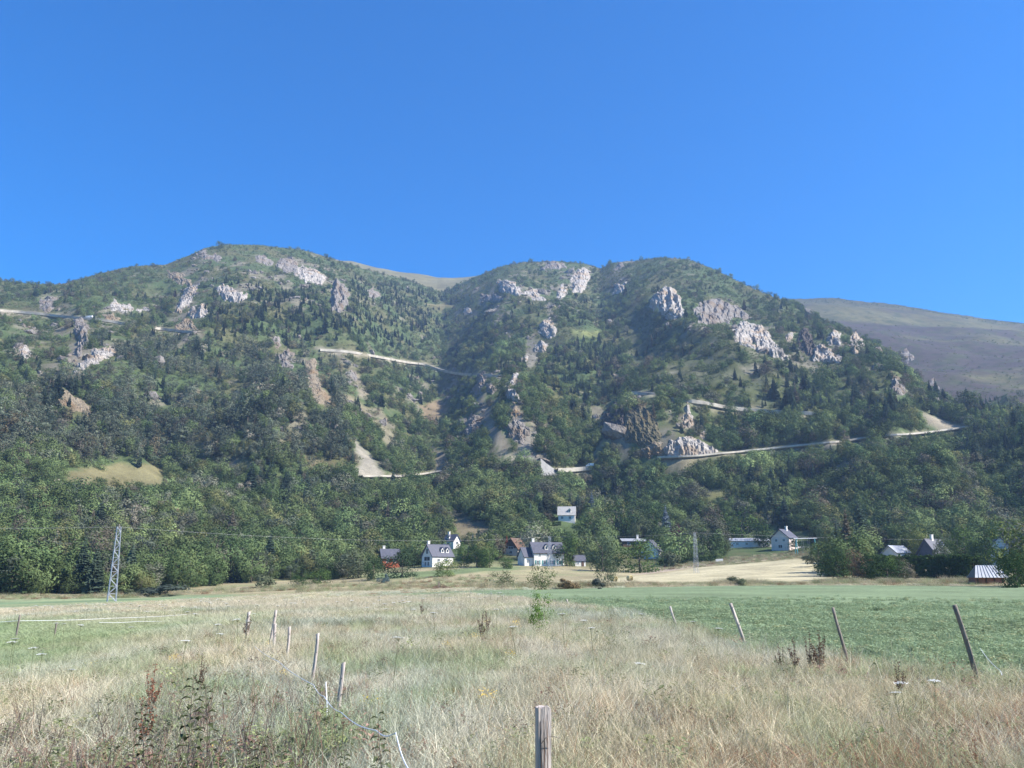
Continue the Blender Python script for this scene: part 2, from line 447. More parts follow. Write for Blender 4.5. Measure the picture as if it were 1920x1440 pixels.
# surfaces on the mountain, outlined in the photograph
PATCH = [([(655, 818), (672, 830), (700, 858), (724, 893), (660, 895), (674, 866)], (.40, .36, .28)),
         ([(912, 812), (936, 828), (980, 868), (966, 874), (934, 846)], (.42, .37, .25)),
         ([(965, 832), (1000, 848), (1045, 886), (1012, 886), (985, 858)], (.38, .34, .29)),
         ([(1106, 856), (1128, 824), (1142, 820), (1122, 858)], (.36, .32, .18)),
         ([(1232, 862), (1300, 857), (1312, 868), (1275, 886), (1250, 884)], (.40, .34, .20)),
         ([(120, 885), (230, 866), (300, 872), (312, 912), (200, 918), (110, 905)], (.27, .24, .12)),
         ([(1308, 920), (1376, 918), (1402, 936), (1330, 936)], (.26, .25, .11)),
         ([(842, 962), (900, 972), (940, 1002), (880, 1012), (838, 988)], (.30, .25, .15)),
         ([(1066, 618), (1126, 620), (1122, 633), (1082, 633)], (.25, .27, .10)),
         ([(788, 762), (828, 748), (842, 772), (800, 802)], (.30, .23, .14)),
         ([(630, 735), (660, 742), (712, 790), (698, 800), (655, 765)], (.34, .29, .18)),
         ([(780, 1030), (800, 1000), (832, 1000), (806, 1045), (786, 1052)], (.34, .27, .17)),
         ([(1714, 770), (1732, 776), (1765, 786), (1812, 800), (1770, 808), (1738, 796)], (.42, .36, .26)),
         ([(886, 738), (904, 742), (928, 788), (962, 842), (944, 848), (906, 800)], (.36, .31, .22)),
         ([(952, 758), (974, 766), (986, 800), (1012, 842), (988, 848), (962, 812)], (.36, .32, .25)),
         ([(654, 688), (670, 696), (692, 742), (676, 746)], (.34, .29, .20)),
         ([(128, 640), (150, 640), (160, 690), (140, 702), (124, 680)], (.32, .28, .21)),
         ([(808, 838), (836, 848), (848, 882), (818, 884)], (.30, .26, .18)),
         ([(574, 700), (596, 715), (628, 758), (604, 764)], (.36, .30, .20)),
         ([(700, 760), (716, 764), (742, 830), (722, 836)], (.28, .25, .16)),
         ([(984, 640), (1000, 640), (1010, 672), (990, 690)], (.30, .27, .21)),
         ([(560, 855), (640, 870), (660, 895), (590, 890)], (.20, .17, .09)),
         ([(0, 900), (60, 905), (90, 930), (20, 935), (-40, 920)], (.26, .22, .13)),
         ([(800, 925), (840, 935), (850, 962), (812, 950)], (.34, .29, .20))]
HEATH = [(1175, 600), (1300, 612), (1480, 690), (1500, 765), (1330, 760), (1240, 735), (1190, 690)]

ROADS = [([(-60, 577), (0, 583), (60, 588), (140, 596), (200, 602), (232, 607), (296, 617), (372, 624)], 'pale mountain road with parapet crossing below the cliffs at far left', 1),
         ([(598, 657), (650, 660), (700, 668), (760, 680), (800, 684), (830, 695), (858, 700), (882, 703), (905, 702), (942, 706)], 'pale mountain road across the middle slope ending at grey crags', 1),
         ([(1190, 737), (1232, 739), (1265, 748), (1296, 754), (1322, 757), (1348, 764), (1400, 770), (1440, 772), (1472, 772), (1527, 777)], 'pale mountain road above the brown rocky knob', 1),
         ([(672, 894), (740, 894), (800, 888), (834, 884)], 'short pale track at the foot of the bare scree cone', 0),
         ([(1038, 882), (1085, 880), (1112, 878)], 'short road piece at the gully mouth beside the concrete wall', 1),
         ([(1238, 859), (1300, 857), (1340, 852), (1440, 843), (1540, 833), (1640, 821), (1740, 811), (1800, 804), (1822, 801)], 'long pale road climbing along the lower slope on the right', 0)]
ROAD_PX = [r[0] for r in ROADS]
ROAD_SEEN = [[(-60, 152), (192, 234), (290, 374)], [(596, 860), (878, 944)], [(1188, 1234), (1292, 1324), (1346, 1474), (1500, 1528)], [(670, 836)], [(1036, 1114)], [(1236, 1640), (1650, 1825)]]
ROCKS = [  # outline in the photograph, material, how far it stands out (m), label
 ([(312, 505), (330, 509), (358, 525), (356, 536), (335, 531), (315, 522)], 'o', 5, 'brownish crag at the head of the white slab, upper left slope'),
 ([(352, 534), (373, 534), (369, 551), (352, 574), (337, 588), (325, 588), (330, 572), (345, 550)], 'w', 7, 'long slanting white limestone slab on the upper left slope'),
 ([(360, 574), (380, 569), (391, 580), (376, 598), (360, 596), (352, 590)], 'w', 6, 'white crag below the slanting slab'),
 ([(345, 597), (358, 600), (373, 621), (325, 620), (331, 609)], 'o', 4, 'small beige rock cone right above the end of the left road'),
 ([(403, 538), (425, 532), (446, 545), (467, 555), (456, 567), (430, 569), (412, 556)], 'w', 7, 'white streaked crag right of the slanting slab'),
 ([(366, 477), (380, 462), (391, 467), (385, 479)], 'g', 4, 'small grey rock on the left shoulder of the left summit'),
 ([(374, 481), (400, 474), (418, 482), (412, 489), (390, 488)], 'g', 4, 'low grey ledge just under the left summit'),
 ([(474, 479), (490, 477), (517, 497), (506, 501), (485, 491)], 'g', 5, 'first crag of the cliff chain right of the left summit'),
 ([(518, 492), (530, 483), (556, 490), (561, 505), (541, 513), (519, 502)], 'g', 6, 'middle crag of the cliff chain right of the left summit'),
 ([(551, 506), (575, 497), (613, 519), (606, 532), (575, 529), (553, 517)], 'w', 6, 'last and broadest crag of the cliff chain near the saddle'),
 ([(616, 562), (622, 535), (631, 524), (646, 535), (657, 553), (651, 571), (636, 586), (624, 583)], 'g', 13, 'tall grey rock pinnacle with a dark side below the cliff chain'),
 ([(203, 576), (215, 564), (240, 571), (262, 577), (291, 578), (262, 585), (235, 583), (210, 583)], 'w', 4, 'flat pale ledge above the left road'),
 ([(193, 589), (210, 586), (223, 598), (212, 603), (197, 600)], 'o', 4, 'small beige road cutting on the left road'),
 ([(69, 566), (88, 555), (111, 560), (96, 570), (100, 586), (85, 586), (75, 576)], 'g', 4, 'grey broken rock above the road at far left'),
 ([(136, 600), (151, 594), (164, 610), (166, 640), (146, 669), (135, 666), (148, 640), (138, 625)], 'g', 7, 'narrow grey rib below the road at far left'),
 ([(134, 702), (145, 680), (175, 655), (222, 650), (206, 673), (170, 686), (140, 704)], 'w', 4, 'pale sloping rock slab below the grey rib'),
 ([(34, 656), (48, 646), (63, 672), (38, 674)], 'w', 4, 'small white rock on the far left slope'),
 ([(99, 735), (120, 727), (150, 749), (177, 771), (166, 782), (130, 767), (108, 756)], 'o', 3, 'pale stony patch among the pines at far left'),
 ([(514, 635), (525, 631), (531, 650), (518, 656)], 'g', 4, 'small grey tooth of rock above the mid slope pines'),
 ([(516, 665), (540, 655), (551, 665), (549, 691), (525, 686)], 'g', 6, 'grey crag standing out of the mid slope pines'),
 ([(571, 676), (590, 671), (601, 720), (622, 751), (600, 757), (574, 726)], 'o', 3, 'ochre stony strip running down right of the pine wood'),
 ([(645, 702), (660, 692), (668, 710), (655, 721)], 'g', 5, 'small rounded crag below the middle road'),
 ([(689, 546), (700, 540), (717, 555), (706, 561), (693, 556)], 'g', 5, 'small grey crag right of the tall pinnacle'),
 ([(928, 530), (950, 522), (971, 533), (980, 549), (965, 555), (940, 546)], 'w', 7, 'upper pale crag on the left flank of the middle summit'),
 ([(902, 554), (925, 548), (945, 560), (936, 567), (910, 565)], 'g', 5, 'lower grey ledge on the left flank of the middle summit'),
 ([(984, 547), (1005, 544), (1022, 562), (1011, 567), (990, 556)], 'w', 6, 'pale wedge of rock below the middle summit'),
 ([(1068, 522), (1085, 507), (1101, 499), (1108, 515), (1099, 535), (1088, 551), (1072, 546)], 'w', 8, 'tall white cliff right below the middle summit'),
 ([(1041, 556), (1055, 531), (1064, 545), (1062, 554), (1050, 563)], 'w', 6, 'white leaning slab beside the tall white cliff'),
 ([(1021, 501), (1035, 485), (1050, 491), (1062, 501), (1045, 504)], 'g', 5, 'grey rock knob right under the middle summit'),
 ([(1013, 606), (1030, 599), (1043, 615), (1043, 631), (1025, 634), (1011, 623)], 'w', 8, 'white cliff in the middle of the slope left of the gully'),
 ([(998, 656), (1012, 637), (1029, 645), (1027, 659), (1010, 662)], 'w', 6, 'white rock just below the mid slope cliff'),
 ([(976, 673), (991, 664), (992, 677), (980, 680)], 'w', 4, 'little white rock at the lower end of the mid slope cliff'),
 ([(864, 584), (880, 577), (888, 585), (870, 591)], 'w', 3, 'little pale rock in the scrub below the saddle'),
 ([(883, 736), (895, 705), (906, 697), (909, 720), (900, 742)], 'g', 7, 'first crag under the end of the middle road'),
 ([(908, 727), (922, 715), (932, 730), (919, 744)], 'g', 6, 'second crag under the end of the middle road'),
 ([(944, 727), (960, 705), (973, 699), (976, 712), (969, 730), (977, 757), (962, 751), (948, 741)], 'w', 9, 'tall pale crag at the right end of the middle road'),
 ([(856, 814), (875, 795), (885, 771), (901, 785), (899, 806), (870, 817)], 'g', 6, 'grey crag halfway down below the middle road'),
 ([(946, 800), (960, 778), (982, 795), (994, 817), (977, 832), (955, 821)], 'g', 5, 'grey broken rocks above the concrete wall'),
 ([(950, 768), (966, 756), (980, 778), (966, 786)], 'o', 4, 'ochre rock on the rib below the tall pale crag'),
 ([(1214, 576), (1226, 555), (1240, 545), (1250, 536), (1266, 545), (1277, 560), (1287, 591), (1270, 599), (1250, 598), (1235, 586)], 'w', 11, 'big bright cream cliff under the right summit'),
 ([(1143, 552), (1160, 531), (1174, 529), (1168, 546), (1150, 554)], 'w', 6, 'pale slab left of the big cream cliff'),
 ([(1298, 582), (1315, 569), (1345, 559), (1372, 570), (1402, 590), (1412, 598), (1376, 596), (1366, 606), (1330, 609), (1310, 606)], 'g', 9, 'broad grey cliff band right of the big cream cliff'),
 ([(1370, 622), (1390, 604), (1420, 609), (1441, 618), (1451, 640), (1472, 665), (1482, 677), (1455, 672), (1430, 661), (1400, 651), (1378, 641)], 'w', 9, 'broad speckled cliff below the grey cliff band'),
 ([(1471, 628), (1491, 622), (1483, 647)], 'w', 5, 'small pale rock left of the shadowed crag'),
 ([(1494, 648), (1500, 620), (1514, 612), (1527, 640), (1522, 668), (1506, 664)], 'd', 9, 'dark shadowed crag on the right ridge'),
 ([(1522, 678), (1530, 649), (1545, 647), (1559, 660), (1580, 672), (1576, 681), (1545, 679)], 'w', 9, 'bright crag right beside the dark shadowed crag'),
 ([(1546, 634), (1562, 620), (1580, 629), (1574, 647), (1558, 647)], 'w', 7, 'pale crag higher up on the right ridge'),
 ([(1592, 657), (1599, 623), (1612, 631), (1621, 648), (1609, 665)], 'w', 9, 'outermost pale crag on the right ridge'),
 ([(1687, 662), (1700, 654), (1714, 673), (1702, 682), (1689, 674)], 'g', 4, 'grey rock at the edge of the heather hill'),
 ([(1673, 740), (1670, 699), (1681, 704), (1702, 736), (1690, 744)], 'g', 6, 'steep grey rock at the lower edge of the heather hill'),
 ([(1742, 712), (1750, 709), (1763, 730), (1752, 726)], 'g', 3, 'little grey rock on the heather hill'),
 ([(1152, 505), (1160, 492), (1170, 485), (1167, 500), (1158, 507)], 'g', 4, 'small rock in the notch left of the right summit'),
 ([(1242, 848), (1258, 826), (1290, 820), (1322, 829), (1344, 846), (1330, 855), (1250, 857)], 'w', 6, 'pale blue grey rock cutting above the lower road'),
 ([(1186, 852), (1225, 829), (1240, 831), (1246, 850), (1210, 859)], 'o', 5, 'pinkish rock foot left of the pale road cutting'),
 ([(1278, 797), (1288, 756), (1302, 790), (1296, 805)], 'w', 6, 'white pointed rock above the pale road cutting'),
 ([(1310, 815), (1322, 803), (1332, 818), (1318, 826)], 'w', 4, 'small white rock right of the pointed white rock'),
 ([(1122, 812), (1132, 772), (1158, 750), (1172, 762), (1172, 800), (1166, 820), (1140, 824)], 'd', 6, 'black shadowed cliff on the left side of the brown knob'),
 ([(1168, 824), (1168, 758), (1182, 738), (1204, 748), (1228, 782), (1243, 822), (1204, 838)], 'k', 3.5, 'brown rocky knob beside the gully mouth'),
]
ROCK_PX = [r[0] for r in ROCKS]
STONY_ZONES = [[(620, 690), (960, 690), (1040, 880), (720, 890), (640, 800)], [(0, 590), (240, 600), (240, 720), (60, 740), (0, 700)], [(860, 505), (1110, 500), (1060, 680), (900, 600)],
               [(1200, 540), (1420, 560), (1700, 690), (1600, 720), (1350, 640)], [(300, 470), (640, 480), (660, 600), (320, 600)], [(490, 630), (620, 650), (640, 760), (540, 740)]]
def stony(x, y, px, py):
    k = fbm(x / 38, y / 52, 141, 3) + .5 * fbm(x / 11, y / 15, 143, 2)
    zone = np.zeros(np.shape(x))
    for p in STONY_ZONES: zone = np.maximum(zone, sm(-12, 25, poly_sd(px, py, p)))
    for p in ROCK_PX:
        x0, x1 = min(q[0] for q in p) - 30, max(q[0] for q in p) + 30; y0, y1 = min(q[1] for q in p) - 30, max(q[1] for q in p) + 45
        c = np.where((px > x0) & (px < x1) & (py > y0) & (py < y1))[0]
        if len(c): zone[c] = np.maximum(zone[c], .85 * sm(-20, 0, poly_sd(px[c], py[c] - 4, p)))
    return sm(.42, .72, k + .42 * zone - .17) * (py < 905)
def ground_colour(x, y, z, which):
    n = len(x); px, py = project(x, y, z); r = np.hypot(x, y)
    nz = fbm(x / 60, y / 60, 71, 3); nf = fbm(x / 14, y / 14, 73, 3)
    c = np.empty((n, 3)); c[:] = (.066, .092, .037)
    k = sm(-.3, .5, nz)[:, None]; c = c * (1 - k) + np.array((.092, .092, .042)) * k
    k = sm(.15, .8, nf)[:, None] * .4; c = c * (1 - k) + np.array((.14, .122, .072)) * k
    # high grass of the back ridge and the heather hill
    b = which == 1
    g = np.array((.145, .13, .065)) * (1 + .22 * nz[:, None]); c[b] = g[b]
    h = which == 2
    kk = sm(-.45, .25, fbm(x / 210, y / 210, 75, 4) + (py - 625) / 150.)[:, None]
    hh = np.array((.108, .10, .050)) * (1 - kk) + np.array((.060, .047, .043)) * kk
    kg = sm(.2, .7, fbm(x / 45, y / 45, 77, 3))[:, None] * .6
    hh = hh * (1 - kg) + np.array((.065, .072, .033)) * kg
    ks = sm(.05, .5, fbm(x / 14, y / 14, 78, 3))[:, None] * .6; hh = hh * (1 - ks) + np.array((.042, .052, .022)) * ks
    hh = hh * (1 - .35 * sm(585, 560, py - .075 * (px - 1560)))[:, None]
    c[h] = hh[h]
    k = (sm(-25, 25, poly_sd(px, py, HEATH)) * (which == 0) * sm(450, 500, r) * .75)[:, None]
    hm = np.array((.075, .078, .038)) + .04 * nf[:, None]
    c = c * (1 - k) + hm * k
    k = (stony(x, y, px, py) * (which == 0) * sm(430, 480, r))[:, None]
    st = np.array((.155, .14, .098)) * (1 + .35 * nf[:, None]); c = c * (1 - k) + st * k
    for line in ROAD_PX:
        ry = np.interp(px, [p[0] for p in line], [p[1] for p in line]); e = sm(-6, 6, px - line[0][0]) * sm(6, -6, px - line[-1][0])
        k = (e * sm(7, 1, np.abs(py - ry - 1) + 5 * nf) * (r > 430))[:, None] * .85; c = c * (1 - k) + np.array((.28, .24, .175)) * (1 + .3 * nf[:, None]) * k
    for poly, colr in PATCH:
        colr = np.array(colr) * .56; k = (sm(-3, 3, poly_sd(px, py, poly) + 3 * nf) * (r > 240))[:, None]
        c = c * (1 - k) + np.array(colr) * (1 + .25 * nf[:, None]) * k
    # valley floor
    v = (1 - sm(300, 345, r + 14 * nz))[:, None]
    dry = np.array((.30, .255, .15)) * (1 + .2 * nz[:, None]); 
    gr = np.array((.17, .20, .085))
    kk = sm(-.2, .5, fbm(x / 35, y / 22, 79, 3))[:, None]
    vf = dry * (1 - kk * .55) + gr * kk * .55
    def lay(poly, colr, w, amt=1.0, jit=1.0):
        nonlocal vf
        k = (sm(-w, w, poly_sd(x, y, poly) + jit * nf) * amt)[:, None]
        vf = vf * (1 - k) + colr * k
    near = (1 - sm(60, 95, r))[:, None]
    vf = vf * (1 - near) + np.array((.17, .15, .085)) * (1 + .3 * nf[:, None]) * near
    lay(LEFTFIELD, np.array((.19, .25, .13)) + .05 * np.array((1, .6, .3)) * np.sin(y / 4.0)[:, None], 3.0, .85)
    lay(LAWN, np.array((.15, .185, .085)), 4.0)
    gcol = np.array((.168, .215, .118)) * (1 + .14 * fbm(x / 18, y / 9, 81, 3)[:, None]) 
    lay(GREEN, gcol, .6, 1.0, .5)
    lay(HAY, np.array((.41, .36, .225)) * (1 + .10 * np.sin(y / 1.1 + x / 30)[:, None] + .12 * nf[:, None]), 1.2)
    lay(ROUGH, np.array((.36, .29, .22)) * (1 + .25 * nf[:, None]), 3.0)
    return c * (1 - v) + vf * v

def make_terrain():
    def lines(*segs):
        return np.unique(np.concatenate([np.arange(a, b, s) for a, b, s in segs]).round(3))
    xs = lines((-2000, -900, 20), (-900, -300, 6), (-300, -90, 3), (-90, 90, 2), (90, 300, 3), (300, 900, 6), (900, 2001, 20))
    ys = lines((-90, 0, 10), (0, 60, 1.5), (60, 340, 2.5), (340, 1500, 5.5), (1500, 2500, 16))
    X, Y = np.meshgrid(xs, ys); Z = H(X, Y)
    Z = np.where(Y <= 0, H(X * 0 + np.clip(X, -60, 60), np.full_like(Y, 60)) * sm(0, 60, np.abs(X)) * .4, Z)
    wv = np.round(lookup(WHICH.astype(float), X, Y)).astype(int)
    x, y, z, w = X.ravel(), Y.ravel(), Z.ravel(), wv.ravel()
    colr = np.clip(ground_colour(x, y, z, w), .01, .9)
    nx, ny = len(xs), len(ys)
    I = np.arange(nx * ny).reshape(ny, nx)
    q = np.stack([I[:-1, :-1], I[:-1, 1:], I[1:, 1:], I[1:, :-1]], -1).reshape(-1, 4)
    cx_, cy_ = x[q].mean(1), y[q].mean(1); cw = w[q[:, 0]]
    r = np.hypot(cx_, cy_)
    reg = np.where(r > 320, np.where(cw == 1, 1, np.where(cw == 2, 2, 0)), 3)
    reg[(r <= 320) & in_poly(cx_, cy_, GREEN)] = 4
    reg[(r <= 320) & in_poly(cx_, cy_, HAY)] = 5
    names = ['mountain', 'grassy_ridge', 'heather_hill', 'meadow', 'green_field', 'hay_field']
    labs = ['steep wooded mountain slope with pale cliffs and a winding road', 'bare yellowish grassy ridge behind the saddle between two wooded summits',
            'brownish purple heather hill behind the wooded slope', 'dry flowering meadow of the valley floor', 'flat mown bright green field beyond the leaning posts',
            'pale yellow hay stubble field with two round bales']
    for k in range(6):
        f = q[reg == k]; u, inv = np.unique(f, return_inverse=True)
        m = np_mesh(names[k], np.stack([x[u], y[u], z[u]], 1), inv.reshape(-1, 4), mats=[M_TERRAIN], smooth=True)
        a = m.color_attributes.new('ground_colour', 'FLOAT_COLOR', 'POINT')
        a.data.foreach_set('color', np.concatenate([colr[u], np.ones((len(u), 1))], 1).astype(np.float32).ravel())
        tag(link(names[k], m), labs[k], ['mountain', 'ridge', 'hill', 'meadow', 'field', 'field'][k], kind='structure')
make_terrain()

# ------------------------------------------------------------------ mountain roads
for pts, lab, wall in ROADS:
    dense = []
    for (a, b) in zip(pts[:-1], pts[1:]):
        n = max(2, int(math.hypot(b[0] - a[0], b[1] - a[1]) / 6))
        dense += [(a[0] + (b[0] - a[0]) * i / n, a[1] + (b[1] - a[1]) * i / n) for i in range(n)]
    dense.append(pts[-1])
    P = hits(ZT, [d[0] for d in dense], [d[1] for d in dense]); P = P[~np.isnan(P[:, 0])]
    for _ in range(8): P[1:-1] = (P[:-2] + 2 * P[1:-1] + P[2:]) / 4
    T = np.gradient(P[:, :2], axis=0); T /= np.linalg.norm(T, axis=1)[:, None] + 1e-9
    Nn = np.stack([T[:, 1], -T[:, 0]], 1); Nn *= np.sign(-Nn[:, 1:2] + 1e-6)          # downhill, towards the valley
    v = []
    zr_ = P[:, 2] + .6
    inn = P[:, :2] - Nn * 4.5; out = P[:, :2] + Nn * 3.0
    V = np.concatenate([np.c_[inn, zr_ + .1], np.c_[out, zr_]]); n = len(P)
    q = [(i, n + i, n + i + 1, i + 1) for i in range(n - 1)]
    ro = link('mountain_road', np_mesh('mountain_road', V, q, mats=[M_ASPHALT])); tag(ro, lab, 'road', kind='structure')
    drop = 2.1 if wall else .9; top = .45 if wall else .12
    o2 = out + Nn * .05; o3 = out + Nn * .55
    V = np.concatenate([np.c_[o2, zr_ + top], np.c_[o3, zr_ + top], np.c_[o3 + Nn * .3, zr_ - drop], np.c_[o2, zr_ - drop - .5]])
    q = []
    for i in range(n - 1):
        for a in range(4):
            b = (a + 1) % 4; q.append((a * n + i, b * n + i, b * n + i + 1, a * n + i + 1))
    link('retaining_wall', np_mesh('retaining_wall', V, q, mats=[M_WALLSTONE]), ro)

# ------------------------------------------------------------------ rock outcrops
def make_rock(poly, kind, stand, label, seed):
    xs_ = [p[0] for p in poly]; ys_ = [p[1] for p in poly]
    step = 2.0 if max(xs_) - min(xs_) < 70 else 2.6
    gx = np.arange(min(xs_) - 5, max(xs_) + 5, step); gy = np.arange(min(ys_) - 5, max(ys_) + 6, step)
    X, Y = np.meshgrid(gx, gy)
    sdv = poly_sd(X, Y, poly) + 5.0 * perlin(X / 13, Y / 11, seed) + 3.2 * perlin(X / 5, Y / 4.5, seed + 1) + .5
    P = hits(ZT, X.ravel(), Y.ravel()).reshape(X.shape + (3,))
    ok = ~np.isnan(P[..., 0])
    # stay on one sheet of the slope: no strip across a crest
    r = np.hypot(P[..., 0], P[..., 1]); rm = np.nanmedian(r); ok &= np.abs(r - rm) < 170
    sx, sy = X + 4 * perlin(X / 14, Y / 14, seed + 3), Y
    rid = 1 - np.abs(perlin(sx / 15, sy / 30, seed + 4)) * 2.0
    cell = np.abs(perlin(sx / 7, sy / 8, seed + 5)) + .5 * np.abs(perlin(sx / 3.4, sy / 4.2, seed + 6))
    out = sm(-1.5, 9, sdv) * stand * (.38 + .34 * rid) + sm(0, 4, sdv) * (cell - .3) * 1.7 * stand / 7
    tilt = ((seed * 37) % 100) / 100 * 1.2 - .3
    bed = (Y * math.cos(tilt) + X * math.sin(tilt)) / 5.2 + 1.1 * perlin(X / 12, Y / 12, seed + 8); fr = bed - np.floor(bed)
    out = out + sm(0, 5, sdv) * stand * .20 * (fr ** .6 - .5)
    crack = np.abs(perlin((X + .4 * Y) / 6.5, Y / 15, seed + 9)); out = out - sm(.10, .0, crack) * sm(0, 4, sdv) * stand * .26
    out = np.where(sdv < 0, sdv * .5 - .3, out)
    h = np.stack([-P[..., 0] / r, -P[..., 1] / r], -1)
    V = P.copy(); V[..., :2] += h * (out * .8)[..., None]; V[..., 2] += out * .45
    use = ok & (sdv > -3.0)
    I = np.arange(X.size).reshape(X.shape)
    q = np.stack([I[:-1, :-1], I[1:, :-1], I[1:, 1:], I[:-1, 1:]], -1).reshape(-1, 4)
    q = q[use.ravel()[q].all(1)]
    if not len(q): return
    u, inv = np.unique(q, return_inverse=True); vv = V.reshape(-1, 3)[u]; f = inv.reshape(-1, 4)
    # skirt into the slope so the crag is a solid
    base = vv.mean(0)
    e = np.concatenate([f[:, [0, 1]], f[:, [1, 2]], f[:, [2, 3]], f[:, [3, 0]]]); key = np.sort(e, 1)
    _, ix, cnt = np.unique(key, axis=0, return_index=True, return_counts=True); be = e[ix[cnt == 1]]
    bv = np.unique(be); mp = {int(b): len(vv) + i for i, b in enumerate(bv)}
    low = vv[bv].copy(); rr = np.hypot(low[:, 0], low[:, 1])[:, None]; low[:, :2] += low[:, :2] / rr * 7; low[:, 2] -= 6
    sq = [(int(b), int(a), mp[int(a)], mp[int(b)]) for a, b in be]
    vv = np.concatenate([vv, low]) - base
    o = link('rock_outcrop', np_mesh('rock_outcrop', vv, np.concatenate([f, np.array(sq, int).reshape(-1, 4)]), mats=[M_ROCK[kind]]))
    o.location = base; tag(o, label, 'rock', 'rock outcrops on the mountain')
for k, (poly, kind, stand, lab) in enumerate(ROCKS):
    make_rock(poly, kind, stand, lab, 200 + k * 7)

# scattered ledges and boulders of the stony slopes: too many and too small to tell apart
def scattered_rocks():
    rng = np.random.default_rng(61); n = 60000; r = np.sqrt(rng.uniform(450 ** 2, 1450 ** 2, n)); a = rng.uniform(-.62, .62, n); x, y = r * np.sin(a), r * np.cos(a); z = H(x, y); px, py = project(x, y, z)
    w = np.round(lookup(WHICH.astype(float), x, y)).astype(int); p = stony(x, y, px, py) * (w == 0) * (px > -80) * (px < 2000)
    i = np.where(rng.uniform(size=n) < p * .17)[0][:1500]
    ico = []; t = (1 + 5 ** .5) / 2
    for u, v in ((-1, t), (1, t), (-1, -t), (1, -t)): ico += [(u, v, 0)]
    for u, v in ((-1, t), (1, t), (-1, -t), (1, -t)): ico += [(0, u, v)]
    for u, v in ((t, -1), (t, 1), (-t, -1), (-t, 1)): ico += [(u, 0, v)]
    ico = np.array(ico, float) / 1.9
    F = np.array([(0, 11, 5), (0, 5, 1), (0, 1, 7), (0, 7, 10), (0, 10, 11), (1, 5, 9), (5, 11, 4), (11, 10, 2), (10, 7, 6), (7, 1, 8), (3, 9, 4), (3, 4, 2), (3, 2, 6), (3, 6, 8), (3, 8, 9), (4, 9, 5), (2, 4, 11), (6, 2, 10), (8, 6, 7), (9, 8, 1)])
    V = []; T = []
    for k, q in enumerate(i):
        s = np.exp(rng.normal() * .45) * 1.5; sc = np.array([s * rng.uniform(.8, 2.2), s, s * rng.uniform(.6, 1.5)]); th = rng.uniform(-.6, .6)
        v = ico * sc * rng.uniform(.65, 1.3, (12, 1)); v = np.c_[v[:, 0] * math.cos(th) - v[:, 2] * math.sin(th), v[:, 1], v[:, 0] * math.sin(th) + v[:, 2] * math.cos(th)]
        V.append(v + np.array([x[q], y[q], z[q] + s * .15])); T.append(F + 12 * k)
    tag(link('scattered_rocks', np_mesh('scattered_rocks', np.concatenate(V), tris=np.concatenate(T), mats=[M_ROCK['g']])), 'small grey ledges and boulders strewn over the stony slopes', 'rocks', kind='stuff')
scattered_rocks()

# ------------------------------------------------------------------ tree shapes (unit height)
def frame_of(nv):
    a = np.cross(nv, np.array([0.3, 0.5, 0.8])); a /= np.linalg.norm(a, axis=1)[:, None] + 1e-9
    return a, np.cross(nv, a)

def leaf_quads(c, nv, size, rng, elong=1.35):
    n = len(c); a, b = frame_of(nv); t = rng.uniform(0, 2 * math.pi, n)[:, None]
    u = a * np.cos(t) + b * np.sin(t); w = np.cross(nv, u)
    s = (size * rng.uniform(.6, 1.35, n))[:, None]
    lift = nv * s * .18
    V = np.stack([c - u * s * elong, c - w * s * .72 + lift, c + u * s * elong, c + w * s * .72 + lift], 1).reshape(-1, 3)
    return V, np.arange(4 * n).reshape(-1, 4)

def broad_crown(seed, lobes=15, per=84, leaf=.026, width=.40, z0=.16, flat=.8, gap=.12):
    rng = np.random.default_rng(seed); C = []; Nv = []
    cz = (1 + z0) / 2; hz = (1 - z0) / 2
    for i in range(lobes):
        d = rng.normal(size=3); d /= np.linalg.norm(d); d[2] = d[2] * .85 + .15
        rad = rng.uniform(.38, .86)
        lr = rng.uniform(.30, .50) * (1 - .25 * (rad > .65))
        c = d * rad; k = int(per * rng.uniform(.7, 1.25))
        n = rng.normal(size=(k, 3)); n /= np.linalg.norm(n, axis=1)[:, None]
        n = n[n[:, 2] > -.75]
        rr = lr * rng.uniform(.62, 1.06, len(n))[:, None]
        p = c + n * rr * np.array([1, 1, flat])
        nn = n + d * .35 + np.array([0, 0, .15]) + rng.normal(size=n.shape) * .17
        C.append(p); Nv.append(nn)
    p = np.concatenate(C); nn = np.concatenate(Nv); nn /= np.linalg.norm(nn, axis=1)[:, None]
    ext = np.percentile(np.abs(p), 90, axis=0); lo, hi_ = np.percentile(p[:, 2], 2), np.percentile(p[:, 2], 99)
    p[:, :2] *= width / max(ext[0], ext[1]); p[:, 2] = z0 + (1 - z0) * (p[:, 2] - lo) / (hi_ - lo)
    return leaf_quads(p, nn, leaf, rng)

